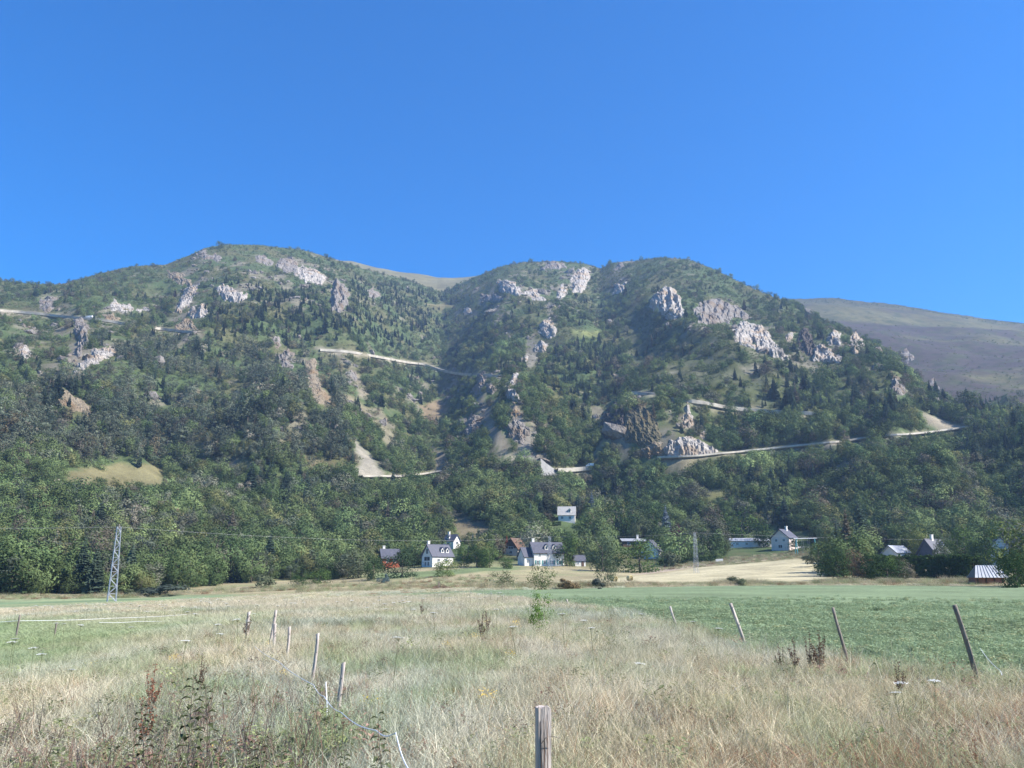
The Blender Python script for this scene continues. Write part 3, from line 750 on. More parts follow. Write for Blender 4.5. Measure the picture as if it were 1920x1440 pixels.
def spruce_crown(seed, levels=17, per=9, width=.19, z0=.08, droop=.35, leaf=.5):
    rng = np.random.default_rng(seed); V = []; Q = []
    for l in range(levels):
        t = l / (levels - 1); z = z0 + (1 - z0) * t ** .95
        R = width * (1 - t) ** .8 * rng.uniform(.85, 1.1) + .012
        k = max(4, int(per * (1 - .45 * t)))
        for b in range(k):
            a = 2 * math.pi * (b + rng.uniform(-.35, .35)) / k + l * 1.3; r = R * rng.uniform(.65, 1.15)
            d = np.array([math.cos(a), math.sin(a), 0]); s = np.array([-d[1], d[0], 0])
            wd = r * rng.uniform(.26, .38) + .006; zz = z + rng.uniform(-.015, .015)
            tip = d * r + np.array([0, 0, zz - r * droop]); mid = d * r * .55 + np.array([0, 0, zz - r * droop * .3])
            root = np.array([0, 0, zz + .012]); n = len(V)
            V += [root, mid - s * wd - np.array([0, 0, wd * .5]), tip, mid + s * wd - np.array([0, 0, wd * .5])]; Q.append((n, n + 1, n + 2, n + 3))
            V += [root * .6 + mid * .4, mid * .5 + tip * .5 - np.array([0, 0, wd * 1.1]) + s * wd * .4, tip, mid + np.array([0, 0, wd * .35])]
            Q.append((n + 4, n + 5, n + 6, n + 7))
    V += [np.array([-.008, 0, .95]), np.array([.008, 0, .95]), np.array([.003, 0, 1.01]), np.array([-.003, 0, 1.01])]; n = len(V); Q.append((n - 4, n - 3, n - 2, n - 1))
    return np.array(V), np.array(Q)

def trunk_geo(seed, h=.62, r0=.020, limbs=5, lean=.02, spread=.24):
    rng = random.Random(seed); m = MB()
    top = (rng.uniform(-lean, lean), rng.uniform(-lean, lean), h)
    pts = [(0, 0, -.03), (top[0] * .3, top[1] * .2, h * .3), (top[0] * .7 + .006, top[1] * .7, h * .65), top]
    m.tube(pts, [r0 * 1.25, r0 * .9, r0 * .65, r0 * .25], 6)
    for i in range(limbs):
        z = h * rng.uniform(.35, .85); a = rng.uniform(0, 6.28); L = spread * rng.uniform(.6, 1.1)
        e = (math.cos(a) * L, math.sin(a) * L, z + L * rng.uniform(.5, 1.0)); q = (e[0] * .5, e[1] * .5, z + (e[2] - z) * .42)
        m.tube([(top[0] * z / h, top[1] * z / h, z), q, e], [r0 * .5, r0 * .33, r0 * .12], 5)
    return m

def joined(name, crown, trunk, leafmat, barkmat):
    V, Q = crown; tv = np.array(trunk.v); n = len(V)
    tq = [f for f in trunk.f if len(f) == 4]
    quads = np.concatenate([Q, np.array(tq) + n]); mi = np.concatenate([np.zeros(len(Q), int), np.ones(len(tq), int)])
    return np_mesh(name, np.concatenate([V, tv]), quads, mats=[leafmat, barkmat], mat_index=mi)

BROAD = [dict(seed=1, lobes=17, width=.42, z0=.02), dict(seed=2, lobes=19, width=.40, z0=-.02), dict(seed=3, lobes=15, width=.36, z0=.0), dict(seed=4, lobes=18, width=.46, z0=.04)]
SPRU = [dict(seed=11), dict(seed=12, width=.16, levels=19), dict(seed=13, width=.22, droop=.25)]
PINE = [dict(seed=21, lobes=12, per=34, leaf=.030, width=.30, z0=.14, flat=.45), dict(seed=22, lobes=14, per=34, leaf=.030, width=.34, z0=.18, flat=.4)]
BUSH = [dict(seed=31, lobes=9, per=26, leaf=.062, width=.62, z0=-.08, flat=.8), dict(seed=32, lobes=11, per=24, leaf=.06, width=.72, z0=-.12, flat=.75), dict(seed=33, lobes=8, per=24, leaf=.06, width=.55, z0=-.05)]

def proto_collection(name, meshes):
    c = bpy.data.collections.new(name)
    for i, m in enumerate(meshes):
        c.objects.link(bpy.data.objects.new('%s_%02d' % (name, i), m))
    return c

FOREST_PROTO = proto_collection('forest_shapes',
    [joined('far_broadleaf', broad_crown(**d), trunk_geo(d['seed']), M_LEAF_I, M_BARK) for d in BROAD] +
    [joined('far_spruce', spruce_crown(**d), trunk_geo(d['seed'], .9, .014, 0), M_LEAF_I, M_BARK) for d in SPRU] +
    [joined('far_pine', broad_crown(**d), trunk_geo(d['seed'], .8, .015, 6, spread=.2), M_LEAF_I, M_BARK) for d in PINE] +
    [np_mesh('far_bush', *broad_crown(**d), mats=[M_LEAF_I]) for d in BUSH])

def scatter(name, pts, rot, scl, idx, tint, coll, label, cat):
    """one mass of instanced plants: a point mesh and a geometry-node tree"""
    m = bpy.data.meshes.new(name); n = len(pts)
    m.vertices.add(n); m.vertices.foreach_set('co', np.asarray(pts, np.float32).ravel())
    def att(nm, ty, key, arr, dt=np.float32):
        a = m.attributes.new(nm, ty, 'POINT'); a.data.foreach_set(key, np.asarray(arr, dt).ravel())
    att('rot', 'FLOAT_VECTOR', 'vector', rot); att('scl', 'FLOAT_VECTOR', 'vector', scl)
    att('idx', 'INT', 'value', idx, np.int32); att('tint', 'FLOAT_COLOR', 'color', np.concatenate([tint, np.ones((n, 1))], 1))
    o = link(name, m); tag(o, label, cat, kind='stuff')
    g = bpy.data.node_groups.new(name + '_nodes', 'GeometryNodeTree')
    g.interface.new_socket('Geometry', in_out='INPUT', socket_type='NodeSocketGeometry')
    g.interface.new_socket('Geometry', in_out='OUTPUT', socket_type='NodeSocketGeometry')
    gi = g.nodes.new('NodeGroupInput'); go = g.nodes.new('NodeGroupOutput')
    ip = g.nodes.new('GeometryNodeInstanceOnPoints'); ci = g.nodes.new('GeometryNodeCollectionInfo')
    ci.inputs['Collection'].default_value = coll; ci.inputs['Separate Children'].default_value = True; ci.inputs['Reset Children'].default_value = True
    def named(nm, ty):
        k = g.nodes.new('GeometryNodeInputNamedAttribute'); k.data_type = ty; k.inputs['Name'].default_value = nm; return k.outputs[0]
    e2r = g.nodes.new('FunctionNodeEulerToRotation'); L = g.links.new
    L(gi.outputs[0], ip.inputs['Points']); L(ci.outputs[0], ip.inputs['Instance']); ip.inputs['Pick Instance'].default_value = True
    L(named('idx', 'INT'), ip.inputs['Instance Index']); L(named('rot', 'FLOAT_VECTOR'), e2r.inputs[0]); L(e2r.outputs[0], ip.inputs['Rotation'])
    L(named('scl', 'FLOAT_VECTOR'), ip.inputs['Scale']); L(ip.outputs[0], go.inputs[0])
    md = o.modifiers.new('scatter', 'NODES'); md.node_group = g
    return o

# ------------------------------------------------------------------ single trees: shared meshes, one object for each trunk and crown
NEAR = {}
for nm, lst in (('broad', BROAD), ('pine', PINE)):
    NEAR[nm] = []
    for d in lst:
        e = dict(d); e['per'] = int(d.get('per', 84) * 1.9); e['leaf'] = d.get('leaf', .026) * .74; e['lobes'] = d['lobes'] + 1
        NEAR[nm].append((np_mesh('crown_' + nm, *broad_crown(**e), mats=[M_LEAF_O]), trunk_geo(d['seed'] + 50).mesh('trunk_' + nm, M_BARK, True)))
NEAR['spruce'] = [(np_mesh('crown_spruce', *spruce_crown(**dict(d, levels=d.get('levels', 17) + 6, per=13)), mats=[M_LEAF_O]),
                   trunk_geo(d['seed'], .92, .014, 0).mesh('trunk_spruce', M_BARK, True)) for d in SPRU]
NEAR['bush'] = [(np_mesh('crown_bush', *broad_crown(**dict(d, per=150, leaf=.05)), mats=[M_LEAF_O]),
                 trunk_geo(d['seed'], .5, .02, 4).mesh('trunk_bush', M_BARK, True)) for d in BUSH]
NEAR['thin'] = [(np_mesh('crown_thin', *broad_crown(seed=61, lobes=22, per=60, leaf=.020, width=.40, z0=.16), mats=[M_LEAF_O]),
                 trunk_geo(61, .7, .012, 9).mesh('trunk_thin', M_BARK, True)),
                (np_mesh('crown_thin', *broad_crown(seed=62, lobes=20, per=70, leaf=.020, width=.38, z0=.02), mats=[M_LEAF_O]),
                 trunk_geo(62, .6, .012, 9).mesh('trunk_thin', M_BARK, True))]
NEAR['low'] = [(np_mesh('crown_low', *broad_crown(seed=65, lobes=24, per=110, leaf=.022, width=.48, z0=-.04), mats=[M_LEAF_O]),
                trunk_geo(65, .6, .025, 6).mesh('trunk_low', M_BARK, True))]
TREE_N = 0
LEAFGAIN = 1.1
def tree(kind, loc, h, w, tint, label, group=None, name='broadleaf_tree', cat='tree', trunkmat=None):
    """w = crown width in metres"""
    global TREE_N
    TREE_N += 1
    cm, tm = NEAR[kind][TREE_N % len(NEAR[kind])]
    nat = {'broad': .82, 'pine': .64, 'spruce': .38, 'bush': 1.25, 'thin': .78, 'low': .94}[kind]
    t = empty(name, loc, random.uniform(0, 6.28)); t.scale = (w / nat, w / nat, h)
    c = link('crown', cm, t); c.color = (*[k * LEAFGAIN for k in tint], 1)
    k = link('trunk', tm, t)
    if trunkmat:
        k.material_slots[0].link = 'OBJECT'; k.material_slots[0].material = trunkmat
    tag(t, label, cat, group); return t

G_MID, G_DARK, G_BRIGHT, G_GREY, G_BLUE = (.075, .115, .035), (.045, .075, .028), (.115, .155, .04), (.10, .115, .065), (.09, .125, .12)
G_RED, G_PURPLE, G_BROWN, G_YEL, G_PALE = (.20, .06, .03), (.075, .03, .035), (.15, .105, .07), (.15, .165, .05), (.12, .145, .075)
VTREES = [  # photo column, distance, top row, base row, width (photo pixels), kind, colour, label, name
 (672, 285, 1022, 1084, 66, 'broad', G_GREY, 'grey green tree left of the orange chalet', 'broadleaf_tree'),
 (700, 280, 1040, 1088, 40, 'broad', G_DARK, 'dark low tree in front left of the orange chalet', 'broadleaf_tree'),
 (754, 282, 1030, 1082, 56, 'low', (.04, .062, .03), 'dark round tree right in front of the orange chalet', 'broadleaf_tree'),
 (718, 268, 1076, 1094, 16, 'bush', G_BLUE, 'small bluish bush below the orange chalet', 'garden_bush'),
 (838, 272, 1046, 1081, 38, 'low', G_BRIGHT, 'bright green round tree on the lawn below the white gabled house', 'broadleaf_tree'),
 (870, 305, 1016, 1062, 32, 'broad', G_MID, 'tree covering the right end of the white gabled house', 'broadleaf_tree'),
 (893, 300, 1020, 1063, 34, 'broad', G_DARK, 'first garden tree right of the white gabled house', 'broadleaf_tree'),
 (918, 298, 1022, 1064, 34, 'broad', G_MID, 'garden tree midway between the two white houses', 'broadleaf_tree'),
 (886, 330, 998, 1040, 15, 'spruce', G_BLUE, 'small blue conifer behind the garden trees', 'conifer'),
 (930, 330, 1000, 1046, 26, 'spruce', (.10, .11, .10), 'greyish conifer left of the rust red tree', 'conifer'),
 (950, 335, 1003, 1038, 13, 'spruce', G_RED, 'narrow rust red tree beside the wooden barn', 'rust_red_tree'),
 (945, 305, 1040, 1066, 26, 'broad', G_MID, 'low garden tree left of the long white house', 'broadleaf_tree'),
 (1000, 292, 1030, 1060, 16, 'thin', G_MID, 'thin little tree in front of the long white house', 'broadleaf_tree'),
 (1062, 318, 1003, 1062, 44, 'broad', G_MID, 'leafy tree covering the right end of the long white house', 'broadleaf_tree'),
 (1098, 330, 1000, 1050, 38, 'broad', G_PALE, 'pale green tree behind the little shed', 'broadleaf_tree'),
 (1130, 305, 992, 1072, 54, 'broad', (.085, .115, .06), 'tall grey green tree right of the little shed', 'broadleaf_tree'),
 (1200, 292, 1011, 1073, 72, 'low', G_MID, 'big round green tree at the upper edge of the hay field', 'broadleaf_tree'),
 (1257, 298, 1034, 1062, 34, 'bush', G_GREY, 'greyish bush right of the big round tree', 'garden_bush'),
 (1110, 430, 924, 976, 30, 'spruce', (.12, .155, .175), 'blue spruce above the village right of the grey roofed house', 'conifer'),
 (1022, 425, 922, 980, 34, 'spruce', (.06, .07, .045), 'tall dark spruce left of the grey roofed house', 'conifer'),
 (995, 415, 945, 990, 26, 'spruce', G_BLUE, 'greyish blue conifer further left of the grey roofed house', 'conifer'),
 (962, 410, 938, 986, 36, 'broad', G_DARK, 'dark leafy tree left of the village conifers', 'broadleaf_tree'),
 (1094, 385, 968, 1010, 40, 'broad', G_MID, 'leafy tree right below the grey roofed house', 'broadleaf_tree'),
 (1050, 370, 990, 1018, 36, 'broad', G_DARK, 'dark tree between the grey roofed house and the long white house', 'broadleaf_tree'),
 (1160, 400, 930, 1008, 58, 'broad', G_DARK, 'tall dark tree behind the low bungalow', 'broadleaf_tree'),
 (1200, 380, 962, 1012, 38, 'low', G_PALE, 'pale weeping tree beside the bungalow', 'broadleaf_tree'),
 (1250, 372, 948, 1018, 30, 'spruce', (.15, .18, .20), 'silver blue spruce left of the purple tree', 'conifer'),
 (1272, 352, 982, 1038, 30, 'low', G_PURPLE, 'dark purple leaved tree beside the silver spruce', 'purple_tree'),
 (1225, 395, 940, 1005, 40, 'broad', G_DARK, 'dark tree between the weeping tree and the silver spruce', 'broadleaf_tree'),
 (1305, 360, 968, 1042, 56, 'broad', G_GREY, 'tall grey green tree above the clipped hedge', 'broadleaf_tree'),
 (1340, 362, 985, 1043, 42, 'broad', (.08, .095, .05), 'olive tree at the right end of the clipped hedge', 'broadleaf_tree'),
 (1392, 395, 952, 1022, 62, 'broad', G_MID, 'broad tree standing before the long white wall', 'broadleaf_tree'),
 (1432, 402, 975, 1026, 40, 'broad', G_DARK, 'dark tree left of the pinkish house', 'broadleaf_tree'),
 (1492, 385, 1010, 1040, 30, 'low', G_DARK, 'dark bush at the right corner of the pinkish house', 'garden_bush'),
 (1536, 350, 1018, 1046, 24, 'broad', G_GREY, 'grey green tree behind the turquoise swing frame', 'broadleaf_tree'),
 (1528, 262, 1040, 1063, 32, 'bush', G_GREY, 'rounded grey bush at the right end of the hay field', 'garden_bush'),
 (1572, 196, 1026, 1088, 46, 'low', G_DARK, 'dark tree at the left end of the tree row beyond the green field', 'broadleaf_tree'),
 (1610, 188, 1030, 1086, 44, 'broad', G_BROWN, 'greyish brown tree second in the row beyond the green field', 'broadleaf_tree'),
 (1642, 200, 1038, 1086, 42, 'broad', G_DARK, 'dark tree third in the row beyond the green field', 'broadleaf_tree'),
 (1671, 190, 1042, 1088, 28, 'low', (.14, .20, .05), 'bright green young tree in the row beyond the green field', 'broadleaf_tree'),
 (1697, 186, 1048, 1088, 34, 'broad', (.16, .14, .10), 'greyish small tree with a white trunk in the row', 'broadleaf_tree'),
 (1585, 330, 998, 1036, 30, 'broad', (.075, .095, .06), 'rounded tree on the slope above the dark tree row', 'broadleaf_tree'),
 (1640, 310, 1000, 1040, 28, 'broad', G_DARK, 'dark round tree left of the pale roof', 'broadleaf_tree'),
 (1735, 285, 984, 1048, 56, 'broad', G_YEL, 'yellow green tree behind the dark slate house', 'broadleaf_tree'),
 (1775, 240, 1000, 1060, 34, 'broad', G_PALE, 'pale tree right of the dark slate house', 'broadleaf_tree'),
 (1812, 225, 985, 1066, 62, 'broad', G_MID, 'tall green tree above the metal roofed shed', 'broadleaf_tree'),
 (1856, 215, 992, 1066, 52, 'broad', G_DARK, 'dark tree behind the metal roofed shed', 'broadleaf_tree'),
 (1700, 300, 990, 1040, 40, 'spruce', G_DARK, 'dark conifer above the pale roof', 'conifer'),
 (1912, 124, 975, 1100, 90, 'broad', (.11, .135, .05), 'large leafy tree cut by the picture edge beside the shed', 'broadleaf_tree'),
 (1908, 118, 1034, 1102, 50, 'low', G_DARK, 'dense dark shrub in front of the large edge tree', 'garden_bush'),
 (490, 232, 1076, 1104, 42, 'bush', G_GREY, 'lone grey green bush in the field, left of two', 'field_bush'),
 (556, 236, 1076, 1103, 28, 'low', G_DARK, 'small dark tree in the field right of the lone bush', 'field_tree'),
 (600, 268, 1066, 1096, 40, 'low', G_MID, 'green tree at the right end of the wood edge', 'broadleaf_tree'),
 (943, 138, 1068, 1104, 40, 'thin', (.10, .12, .06), 'thin see-through young tree at the field edge', 'young_tree'),
 (1016, 136, 1056, 1106, 44, 'thin', (.10, .125, .05), 'bushy young tree at the field edge right below the long white house', 'young_tree'),
 (1140, 142, 1046, 1102, 32, 'thin', (.09, .11, .06), 'slim young tree at the field edge beside the hay bales', 'young_tree'),
 (1380, 146, 1082, 1098, 30, 'bush', G_GREY, 'low round bush on the bank below the hay field', 'field_bush'),
 (1068, 140, 1088, 1104, 34, 'bush', (.15, .11, .06), 'rusty low bush on the bank between young trees', 'field_bush'),
 (1122, 141, 1090, 1105, 24, 'bush', (.06, .07, .06), 'dark low bush at the foot of the slim young tree', 'field_bush'),
 (310, 205, 1096, 1118, 78, 'bush', (.06, .075, .06), 'long dark bush at the wood edge right of the lattice pylon', 'field_bush'),
 (250, 206, 1104, 1118, 40, 'bush', G_GREY, 'low grey bush at the wood edge beside the lattice pylon', 'field_bush'),
 (1665, 205, 1045, 1090, 70, 'low', (.035, .06, .022), 'clipped dark hedge tree behind the bright young tree', 'garden_bush'),
]
for px_, r_, top, bot, wpx, kind, colr, lab, nm in VTREES:
    x, y, z = place_at(px_, r_, bot); r_ = y; d = r_ * cp + (z - CAMZ) * sp
    zt_ = CAMZ + r_ * float(pix_dir(px_, top)[1]) * math.hypot(1, x / r_)
    h = max(zt_ - z, 1.5)
    tree(kind, (x, y, z - .1), h, wpx / FPX * d, colr, lab, None, nm, 'hedge' if 'hedge' in nm else ('bush' if 'bush' in nm else 'tree'), M_PALEBARK if 'white trunk' in lab else None)

# ------------------------------------------------------------------ the forest
PINE_ZONE = [(150, 640), (330, 625), (640, 640), (660, 720), (640, 800), (650, 870), (330, 880), (120, 860), (-200, 880), (-200, 740), (100, 720)]
SPRUCE_ZONES = [[(660, 520), (830, 560), (840, 620), (760, 660), (640, 620)], [(1040, 640), (1170, 640), (1160, 760), (1090, 800), (1010, 720)], [(1360, 690), (1560, 690), (1720, 760), (1700, 800), (1420, 770)],
                [(380, 520), (640, 560), (640, 640), (380, 640)], [(1760, 820), (2300, 760), (2300, 900), (1820, 880)]]
SPARSE = [HEATH, [(1150, 610), (1260, 640), (1400, 700), (1480, 740), (1330, 756), (1180, 720)], [(740, 720), (940, 720), (960, 860), (700, 870)], [(0, 600), (200, 610), (230, 720), (0, 720)],
          [(1180, 740), (1340, 765), (1400, 840), (1180, 850)], [(860, 500), (1110, 495), (1020, 600), (860, 590)], [(300, 470), (520, 465), (470, 560), (300, 540)]]
OPEN = [p for p, _ in PATCH]
VALLEY_CLEAR = [xy([(620, 286), (650, 292), (700, 312), (790, 318), (880, 322), (980, 345), (1110, 345), (1240, 320), (1350, 330), (1380, 405), (1520, 400), (1560, 330), (1560, 210),
                    (1720, 262), (1900, 235), (2600, 180), (2600, -50), (-1500, -50), (-900, 150), (-400, 196), (0, 206), (200, 214), (300, 226), (360, 244), (450, 272), (560, 288)])]
HOUSE_CLEAR = []      # (x, y, radius) filled by the house list below
HOUSES_AT = [(820, 300, 7, 1061), (1010, 332, 12, 1060), (730, 312, 6, 1064), (847, 345, 6, 1027), (968, 352, 7, 1037), (1086, 326, 4, 1061), (1063, 432, 9, 977), (1186, 372, 10, 1024), (1222, 338, 6, 1045), (1408, 412, 13, 1025), (1472, 402, 8, 1031), (1752, 252, 10, 1049), (1682, 258, 9, 1049), (1840, 132, 7, 1088), (1876, 240, 4, 1036)]
for p, r, rad, bp_ in HOUSES_AT:
    x, y, z = place_at(p, r, bp_); HOUSE_CLEAR.append((x, y, rad + 3))

def forest_points():
    rng = np.random.default_rng(5); out = []
    bands = [(190, 330, 6.2), (330, 520, 5.7), (520, 760, 5.6), (760, 1050, 5.6), (1050, 1650, 6.2)]
    bands += [(1880, 2030, 6.0), (1650, 1880, 14.), (200, 420, 6.0), (420, 620, 5.2), (620, 900, 3.6), (900, 1500, 3.7)]
    for r0, r1, sp_ in bands:
        n = int(1.34 * .5 * (r1 ** 2 - r0 ** 2) / sp_ ** 2 * 1.25)
        r = np.sqrt(rng.uniform(r0 ** 2, r1 ** 2, n)); a = rng.uniform(-.67, .67, n)
        out.append(np.stack([r * np.sin(a), r * np.cos(a), np.full(n, sp_)], 1))
    P = np.concatenate(out); x, y = P[:, 0], P[:, 1]; z = H(x, y); r = np.hypot(x, y)
    w = np.round(lookup(WHICH.astype(float), x, y)).astype(int)
    px, py = project(x, y, z); n = len(x)
    keep = (px > -330) & (px < 2250) & (w != 1)
    for poly in VALLEY_CLEAR: keep &= ~in_poly(x, y, poly)
    for hx, hy, hr in HOUSE_CLEAR:
        dx, dy = x - hx, y - hy; L = math.hypot(hx, hy)
        along = -(dx * hx + dy * hy) / L; side = np.abs(dx * hy - dy * hx) / L
        keep &= ~((np.hypot(dx, dy) < hr) | ((along > 0) & (along < 70) & (side < hr * .8)))
    nz = fbm(x / 70, y / 70, 91, 3); u = rng.uniform(size=n)
    kind = np.zeros(n, int)                       # 0 broadleaf 1 spruce 2 pine 3 bush
    t = (py - 470) / (1000 - 470.)
    low = P[:, 2] < 5
    kind[u > np.clip(.12 + t * 1.05, 0, .93)] = 3
    pz = in_poly(px, py, PINE_ZONE); kind[pz & (rng.uniform(size=n) < .62)] = 2
    kind[pz & (kind != 2) & (rng.uniform(size=n) < .4)] = 1
    for s in SPRUCE_ZONES: kind[in_poly(px, py, s) & (rng.uniform(size=n) < .45)] = 1
    cl = fbm(x / 48, y / 48, 155, 2); kind[(rng.uniform(size=n) < .02 + .45 * sm(.25, .6, cl)) & (py > 540)] = 1
    kind[(rng.uniform(size=n) < .10) & (py > 820) & (px < 700)] = 2
    dens = np.clip(.98 + .5 * (nz + .15), .35, 1)
    hi = py < 760
    dens[hi] *= np.clip(.97 + .4 * fbm(x / 28, y / 28, 93, 2)[hi], .25, 1)
    for s in SPARSE: dens[in_poly(px, py, s) & (py < 880)] *= .62
    dens *= 1 - .72 * stony(x, y, px, py) * (r > 430)
    crest = sm(1880, 1940, r) * sm(2030, 1990, r)
    dens[w == 2] *= (.07 + .5 * sm(720, 800, py) + .8 * crest)[w == 2]
    kind[(w == 2) & (py < 740)] = 3
    kind[low] = 3
    keep &= rng.uniform(size=n) < dens
    for poly in OPEN: keep &= ~((poly_sd(px, py, poly) > -2) & (r > 240) & (rng.uniform(size=n) < np.where(low & (py > 860) & (px < 330), .55, np.where(low, .86, .96))))
    hgt = np.where(kind == 0, rng.uniform(6.5, 11, n), np.where(kind == 1, rng.uniform(8, 14.5, n), np.where(kind == 2, rng.uniform(8, 12.5, n), rng.uniform(2.2, 4.6, n))))
    hgt *= np.interp(py, [450, 600, 800, 950, 1050], [.48, .60, .78, .80, .80]); hgt[w == 2] *= .75; hgt[low] *= .62; hgt *= np.exp(rng.normal(size=n) * .25) * (1 + .22 * fbm(x / 33, y / 33, 99, 2))
    hp = hgt / np.maximum(r, 1) * FPX * .98
    for poly in ROCK_PX:                            # crags stay free of crowns in front of them
        x0, x1 = min(p[0] for p in poly), max(p[0] for p in poly); y0, y1 = min(p[1] for p in poly), max(p[1] for p in poly)
        c = (px > x0 - 6) & (px < x1 + 6) & (py > y0 - 6) & (py < y1 + 45)
        if c.any():
            i = np.where(c)[0]
            bad = (poly_sd(px[i], py[i], poly) > -1.5) | (poly_sd(px[i], py[i] - hp[i] * .8, poly) > .5) | (poly_sd(px[i], py[i] - hp[i] * .4, poly) > .5)
            keep[i[bad & (rng.uniform(size=len(i)) < np.where((kind[i] == 3) & (hgt[i] < 2.6), .80, .95))]] = False
    for poly in OPEN[:8] + OPEN[12:21]:
        bad = ((poly_sd(px, py - hp * .85, poly) > 0) | (poly_sd(px, py - hp * .4, poly) > 0)) & (r > 240) & (hp > 9); keep &= ~(bad & (rng.uniform(size=n) < .9))
    for line, spans in zip(ROAD_PX, ROAD_SEEN):
        ry = np.interp(px, [p[0] for p in line], [p[1] for p in line]); c = np.zeros(n, bool)
        for s0, s1 in spans: c |= (px > s0) & (px < s1)
        keep &= ~(c & (py > ry - 5) & (py - hp * .9 < ry + 1.5) & (rng.uniform(size=n) < .95 + .04 * (fbm(x / 30, y / 30, 151, 2) > -.15)))
    i = np.where(keep)[0]
    return x[i], y[i], z[i], r[i], px[i], py[i], kind[i], hgt[i], hp[i]

def forest_tint(x, y, kind, rng, py):
    n = len(x); zone = fbm(x / 55, y / 55, 95, 3); u = rng.uniform(-1, 1, n)
    t = np.empty((n, 3))
    pal = {0: [(.075, .115, .038), (.125, .165, .055)], 1: [(.034, .055, .034), (.06, .085, .046)], 2: [(.062, .082, .055), (.10, .12, .08)], 3: [(.08, .11, .038), (.125, .15, .055)]}
    for k, (a, b) in pal.items():
        s = kind == k; f = np.clip(.5 + .75 * zone[s] + .5 * u[s], 0, 1.25)[:, None]
        t[s] = np.array(a) * (1 - f) + np.array(b) * f
    s = (rng.uniform(size=n) < .09) & (kind == 0); t[s] = np.array((.145, .155, .052))
    s = (rng.uniform(size=n) < .05) & (kind != 3); t[s] = np.array((.115, .105, .062))
    s = (rng.uniform(size=n) < .06 + .25 * sm(.3, .8, fbm(x / 40, y / 40, 97, 2))) & (kind == 0); t[s] = np.array((.115, .122, .07))
    s = (rng.uniform(size=n) < .025) & (kind == 2); t[s] = np.array((.18, .175, .13))
    s = (rng.uniform(size=n) < .08) & (kind == 3); t[s] = np.array((.15, .12, .07))
    t[kind == 2] *= np.array((1.22, 1.18, .98)); t[kind == 1] *= 1.15
    return t * np.array((1.16, 1.10, 1.34)) * np.exp(rng.normal(size=n) * .24)[:, None]

FX, FY, FZ, FR, FPXX, FPY, FK, FH, FHP = forest_points()
frng = np.random.default_rng(9)
FT = forest_tint(FX, FY, FK, frng, FPY)
FW = FH * np.where(FK == 0, frng.uniform(.75, 1.05, len(FX)), np.where(FK == 1, frng.uniform(.36, .5, len(FX)), np.where(FK == 2, frng.uniform(.5, .75, len(FX)), frng.uniform(1.1, 1.7, len(FX)))))
# the largest trees in view stand as single trees, the rest is one forest
order = np.argsort(-(FHP * np.sqrt(FW / FH)))
occ = np.zeros((1440 // 4, 1920 // 4), bool)
limit = {0: 225, 1: 110, 2: 90}
cnt = {0: 0, 1: 0, 2: 0}
single = np.zeros(len(FX), bool)
near_first = np.argsort(FR)
vis = np.zeros(len(FX))
for i in near_first[:30000]:
    if FK[i] == 3: continue
    wpx = FW[i] / FR[i] * FPX; x0, x1 = int((FPXX[i] - wpx * .4) / 4), int((FPXX[i] + wpx * .4) / 4); y0, y1 = int((FPY[i] - FHP[i] * .95) / 4), int((FPY[i] - FHP[i] * .2) / 4)
    x0, x1, y0, y1 = max(x0, 0), min(x1, 479), max(y0, 0), min(y1, 359)
    if x1 < x0 or y1 < y0: continue
    s = occ[y0:y1 + 1, x0:x1 + 1]; vis[i] = 1 - s.mean(); s[:] = True
for i in order:
    k = int(FK[i])
    if k in limit and cnt[k] < limit[k] and vis[i] > .3 and 8 < FPXX[i] < 1912:
        single[i] = True; cnt[k] += 1
def zone_name(px, py):
    if px < 170: return 'left of the lattice pylon'
    if px < 290: return 'behind the lattice pylon'
    if px < 470: return 'right of the lattice pylon'
    if px < 660: return 'left of the orange chalet'
    if px < 860: return 'above the white gabled house'
    if px < 1040: return 'above the long white house'
    if px < 1300: return 'above the purple tree'
    if px < 1480: return 'above the pinkish house'
    if px < 1700: return 'above the dark tree row'
    return 'above the slate house'
def level_name(py):
    return 'at the slope foot' if py > 1040 else ('on the lower slope' if py > 940 else 'higher up')
def tone_name(t):
    if t[0] > t[1] * .97: return 'brownish'
    l = t[0] * .3 + t[1] * .6 + t[2] * .1
    return 'yellowish' if t[0] > .13 else ('pale' if l > .12 else ('dark' if l < .085 else 'mid green'))
for i in np.where(single)[0]:
    k = int(FK[i]); zn, lv = zone_name(FPXX[i], FPY[i]), level_name(FPY[i])
    nm, wd, cat = [('broadleaf_tree', 'broadleaf tree', 'tree'), ('conifer', 'pointed spruce', 'conifer'), ('pine_tree', 'pine', 'pine')][k]
    size = 'tall' if FH[i] > [9.6, 13, 11.5][k] else ('small' if FH[i] < [7.8, 10.5, 9.5][k] else '')
    lab = ' '.join(('%s %s %s %s %s' % (size, tone_name(FT[i] / 1.14), wd, lv, zn)).split())
    tree(['broad', 'spruce', 'pine'][k], (FX[i], FY[i], FZ[i] - .2), float(FH[i]), float(FW[i]), tuple(FT[i] / LEAFGAIN), lab, lab.replace(wd, wd + 's'), nm, cat)
rest = ~single
rk = FK[rest]; nr = int(rest.sum())
idx = np.where(rk == 0, frng.integers(0, 4, nr), np.where(rk == 1, 4 + frng.integers(0, 3, nr), np.where(rk == 2, 7 + frng.integers(0, 2, nr), 9 + frng.integers(0, 3, nr))))
nat = np.where(rk == 0, .82, np.where(rk == 1, .38, np.where(rk == 2, .64, 1.25)))
sc = FW[rest] / nat
